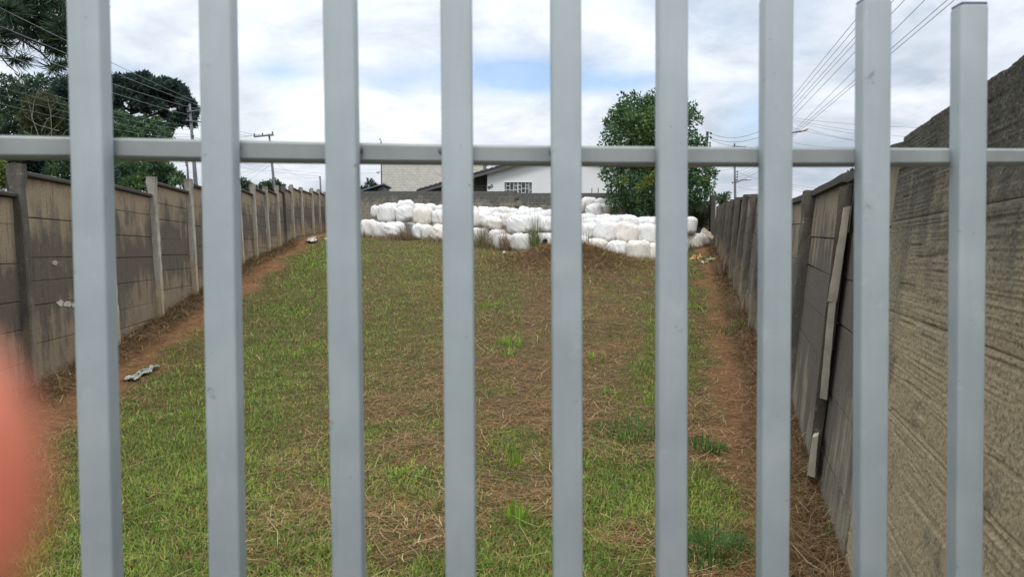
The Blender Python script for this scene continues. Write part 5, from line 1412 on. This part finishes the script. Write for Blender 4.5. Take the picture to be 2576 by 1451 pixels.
# left runs
for k, (a_, b_, s_) in enumerate([((-40, 1, 13), (500, 259, 40), .05), ((-40, 50, 13), (503, 266, 40), .05), ((-40, 97, 13), (500, 275, 40), .1), ((-40, 120, 13), (480, 290, 40), .1)]):
    wire('upper wire running down from the top left to the tall pole, ' + (ORD[:3] + ORD[7:])[k], [a_, b_], .008, s_, group='upper wires at the left')
for k, (y_, ye) in enumerate([(200, 318), (220, 328), (240, 340), (262, 352)]):
    wire('lower wire crossing the dark trees at the left, ' + (ORD[:3] + ORD[7:])[k], [(-30, y_ - 8, 18), (482, ye, 40)], .006, .15, group='lower wires crossing the dark trees')
for (a_, b_, s_) in [((500, 276, 40), (685, 336, 50), .5), ((490, 290, 40), (661, 338, 50), .45), ((480, 300, 40), (640, 340, 50), .45), ((487, 345, 40), (684, 372, 50), .25), ((487, 351, 40), (686, 385, 50), .25)]:
    wire('sagging wire between the tall pole and the leaning pole', [a_, b_], .010, s_, group='sagging wires between the two left poles')
for (a_, b_, s_) in [((684, 400, 50), (803, 445.5, 60), .5), ((684, 372, 50), (900, 410, 70), .3), ((600, 430, 46), (684, 415, 50), .25), ((600, 418, 50), (684, 430, 50), .1), ((690, 425, 50), (905, 440, 66), .1), ((690, 432, 50), (905, 447, 66), .1), ((560, 400, 44), (684, 418, 50), .1), ((610, 466, 44), (686, 408, 50), .05), ((600, 450, 44), (684, 405, 50), .05), ((600, 440, 44), (684, 402, 50), .05)]:
    wire('fine service wire meeting the leaning pole', [a_, b_], .006, s_, group='service wires at the leaning pole')
wire('fine wire running left from the tall concrete pole at mid height', [(430, 345, 40), (487, 345, 40)], .008)
wire('fine wire just right of the dark slender pole', [(880, 436, 56), (949, 436, 56)], .008)

# ------------------------------------------------------------------ gate
gt = empty('steel_gate', (0, 0.87, gz(0, .9)), label='silver painted steel bar gate close in front of the whole view', cat='gate')
xm = [224, 550, 861, 1152, 1427, 1694.5, 1957, 2204, 2447]
lean = [-3, -2, 7, 7, 11, 14, 15, 24, 30]
gz_ = lambda n: 0.8048 * (1 + .02315 * n)
items = [(n, xm[n], lean[n]) for n in range(9)] + [(-1, -112, -3), (-2, -480, -3), (-3, -870, -3), (9, 2690, 30)]
BW, BD = .0350, .0255
ztop = EYE + .3065
zlow = gz(0, .9) + .06
for (n, x, ln_) in items:
    Zk = gz_(n); c = P(x, 725, Zk)
    a_ = ln_ / 1451.0
    w, dp = BW, BD
    V = []
    ring = []
    r_ = .0035
    pr = []
    for (sx, sy, a0) in ((-1, -1, 180), (1, -1, 270), (1, 1, 0), (-1, 1, 90)):
        for k in range(4):
            t = R(a0 + 30 * k); pr.append(((w / 2 - r_) * sx + math.cos(t) * r_, (dp / 2 - r_) * sy + math.sin(t) * r_))
    zs = [zlow, ztop - .004, ztop]
    for kz, z in enumerate(zs):
        s_ = 1.0 if kz < 2 else .93
        for (px_, py_) in pr:
            V.append((c.x + px_ * s_ - a_ * (z - c.z), Zk + dp / 2 + py_ * s_, z))
    m_ = len(pr); Fc = []
    for q in range(2):
        for k in range(m_): Fc.append((q * m_ + k, q * m_ + (k + 1) % m_, (q + 1) * m_ + (k + 1) % m_, (q + 1) * m_ + k))
    me = mesh('bar', V, Fc + [tuple(range(m_))[::-1]])
    bo = link('bar', me, M['steel'], gt)
    me.polygons.foreach_set('use_smooth', [True] * len(me.polygons))
    for p_ in me.polygons:
        if len(p_.vertices) > 4: p_.use_smooth = False
    x_t = c.x - a_ * (ztop - c.z)
    link('end_cap', boxmesh('end_cap', (x_t - w / 2 + .0008, Zk + .0008, ztop - .001), (w - .0016, 0, 0), (0, dp - .0016, 0), (0, 0, .0042), .0015), M['cap'], gt)
# rail segments behind the bars
ry = [(-1, 337, 397 - 2), (0, 344.5, 396), (1, 351, 403), (2, 358, 407), (3, 363.5, 410), (4, 366, 413), (5, 368, 414), (6, 370, 415), (7, 371, 414.5), (8, 372.5, 413), (9, 374, 411)]
pts = []
for (n, yt, yb) in ry:
    Zk = gz_(n) + BD + .001; x = dict((a_, b_) for a_, b_, _ in items)[n]
    T_, B_ = P(x, yt, Zk), P(x, yb, Zk); pts.append((T_, B_))
V = []; Fc = []; RD = .03
for (T_, B_) in pts:
    e = .003
    prof_ = [(0, B_.z + e), (0, T_.z - e), (e, T_.z), (RD - e, T_.z), (RD, T_.z - e), (RD, B_.z + e), (RD - e, B_.z), (e, B_.z)]
    for (dy_, z) in prof_: V.append((T_.x, T_.y + dy_, z))
for i in range(len(pts) - 1):
    for k in range(8): Fc.append((i * 8 + k, i * 8 + (k + 1) % 8, (i + 1) * 8 + (k + 1) % 8, (i + 1) * 8 + k))
me = mesh('rail', V, Fc); bm = bmesh.new(); bm.from_mesh(me); bmesh.ops.recalc_face_normals(bm, faces=bm.faces[:]); bm.to_mesh(me); bm.free()
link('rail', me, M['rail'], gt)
a_, b_ = pts[0][0], pts[-1][0]
link('rail', boxmesh('rail', (a_.x, a_.y, zlow + .05), (b_.x - a_.x, b_.y - a_.y, 0), (0, .03, 0), (0, 0, .04), .002), M['steel'], gt)
for n in range(1, 9):
    Zk = gz_(n) + BD
    T_, B_ = pts[n + 1]
    for z in ((T_.z * .62 + B_.z * .38),):
        xx = T_.x - BW / 2 - .002 + (.0 if n > 2 else BW + .004)
        bm = bmesh.new(); bmesh.ops.create_icosphere(bm, subdivisions=2, radius=.0045)
        for v in bm.verts: v.co = Vector((v.co.x * random.uniform(.8, 1.2) + xx, v.co.y + Zk + .0005, v.co.z * 1.1 + z))
        me = bpy.data.meshes.new('weld_bead'); bm.to_mesh(me); bm.free()
        link('weld_bead', me, M['weld'], gt, smooth=True)

# ------------------------------------------------------------------ photographer's hand, index fingertip in front of the lens
hd = empty('person_hand', (-.12, .0, EYE - .10), label="blurred pink fingertip of the photographer's hand at the left edge close to the lens", cat='hand')
def skinned(name, pts, edges, rad, mat):
    me = bpy.data.meshes.new(name); me.from_pydata([tuple(p) for p in pts], edges, [])
    o = bpy.data.objects.new(name, me); C.objects.link(o)
    md = o.modifiers.new('skin', 'SKIN'); md.use_smooth_shade = True
    for i, r in enumerate(rad): me.skin_vertices[0].data[i].radius = (r[0], r[1]) if hasattr(r, '__len__') else (r, r)
    me.skin_vertices[0].data[0].use_root = True
    o.modifiers.new('sub', 'SUBSURF').levels = 2; o.modifiers['sub'].render_levels = 2
    dg = bpy.context.evaluated_depsgraph_get(); em = bpy.data.meshes.new_from_object(o.evaluated_get(dg))
    bpy.data.objects.remove(o); em.materials.clear(); em.materials.append(mat)
    return em
tip = P(-225, 860, .030)
T_ = Vector(tip)
fp = [T_ + Vector((-.082, -.034, -.058)), T_ + Vector((-.046, -.014, -.034)), T_ + Vector((-.024, -.003, -.018)), T_ + Vector((-.009, 0, -.007)), T_ + Vector((.0005, .0, .0))]
W_ = Vector((-.16, -.095, EYE - .135))
def build_hand():
    V = []; E = []; Rr = []
    def add(p, r): V.append(Vector(p)); Rr.append(r); return len(V) - 1
    w0 = add(W_, .026); pm = add(W_.lerp(fp[0], .5), (.034, .020)); kn = add(fp[0], .012)
    E += [(w0, pm), (pm, kn)]
    prev = kn
    for p_, r in zip(fp[1:], (.0145, .0140, .0135, .0115)):
        c = add(p_, r); E.append((prev, c)); prev = c
    for k in range(1, 4):
        off = Vector((-.004 * k, -.014 * k, -.019 * k)); prev = pm
        q = fp[0] + off
        for t, r in ((0, .0115), (.36, .0098), (.62, .009), (.86, .0078)):
            c = q + Vector((.088 * t * (1 - .06 * k), -.006 * t - .045 * t * t, -.015 * t)); i = add(c, r); E.append((prev, i)); prev = i
    prev = pm
    for dl_, r in (((.035, .01, -.045), .014), ((.065, .012, -.06), .012), ((.088, .010, -.062), .010)):
        i = add(W_.lerp(fp[0], .35) + Vector(dl_) + Vector((0, -.02, 0)), r); E.append((prev, i)); prev = i
    a0 = add(W_ + Vector((-.05, -.10, -.10)), .034); E.append((w0, a0))
    return skinned('skin', V, E, Rr, M['skin'])
link('skin', build_hand(), None, hd, smooth=True)
link('sleeve', tube('sleeve', [W_ + Vector((-.045, -.09, -.09)), W_ + Vector((-.10, -.2, -.22)), W_ + Vector((-.12, -.32, -.42))], [.045, .052, .06], 16), M['sleeve'], hd, smooth=True)
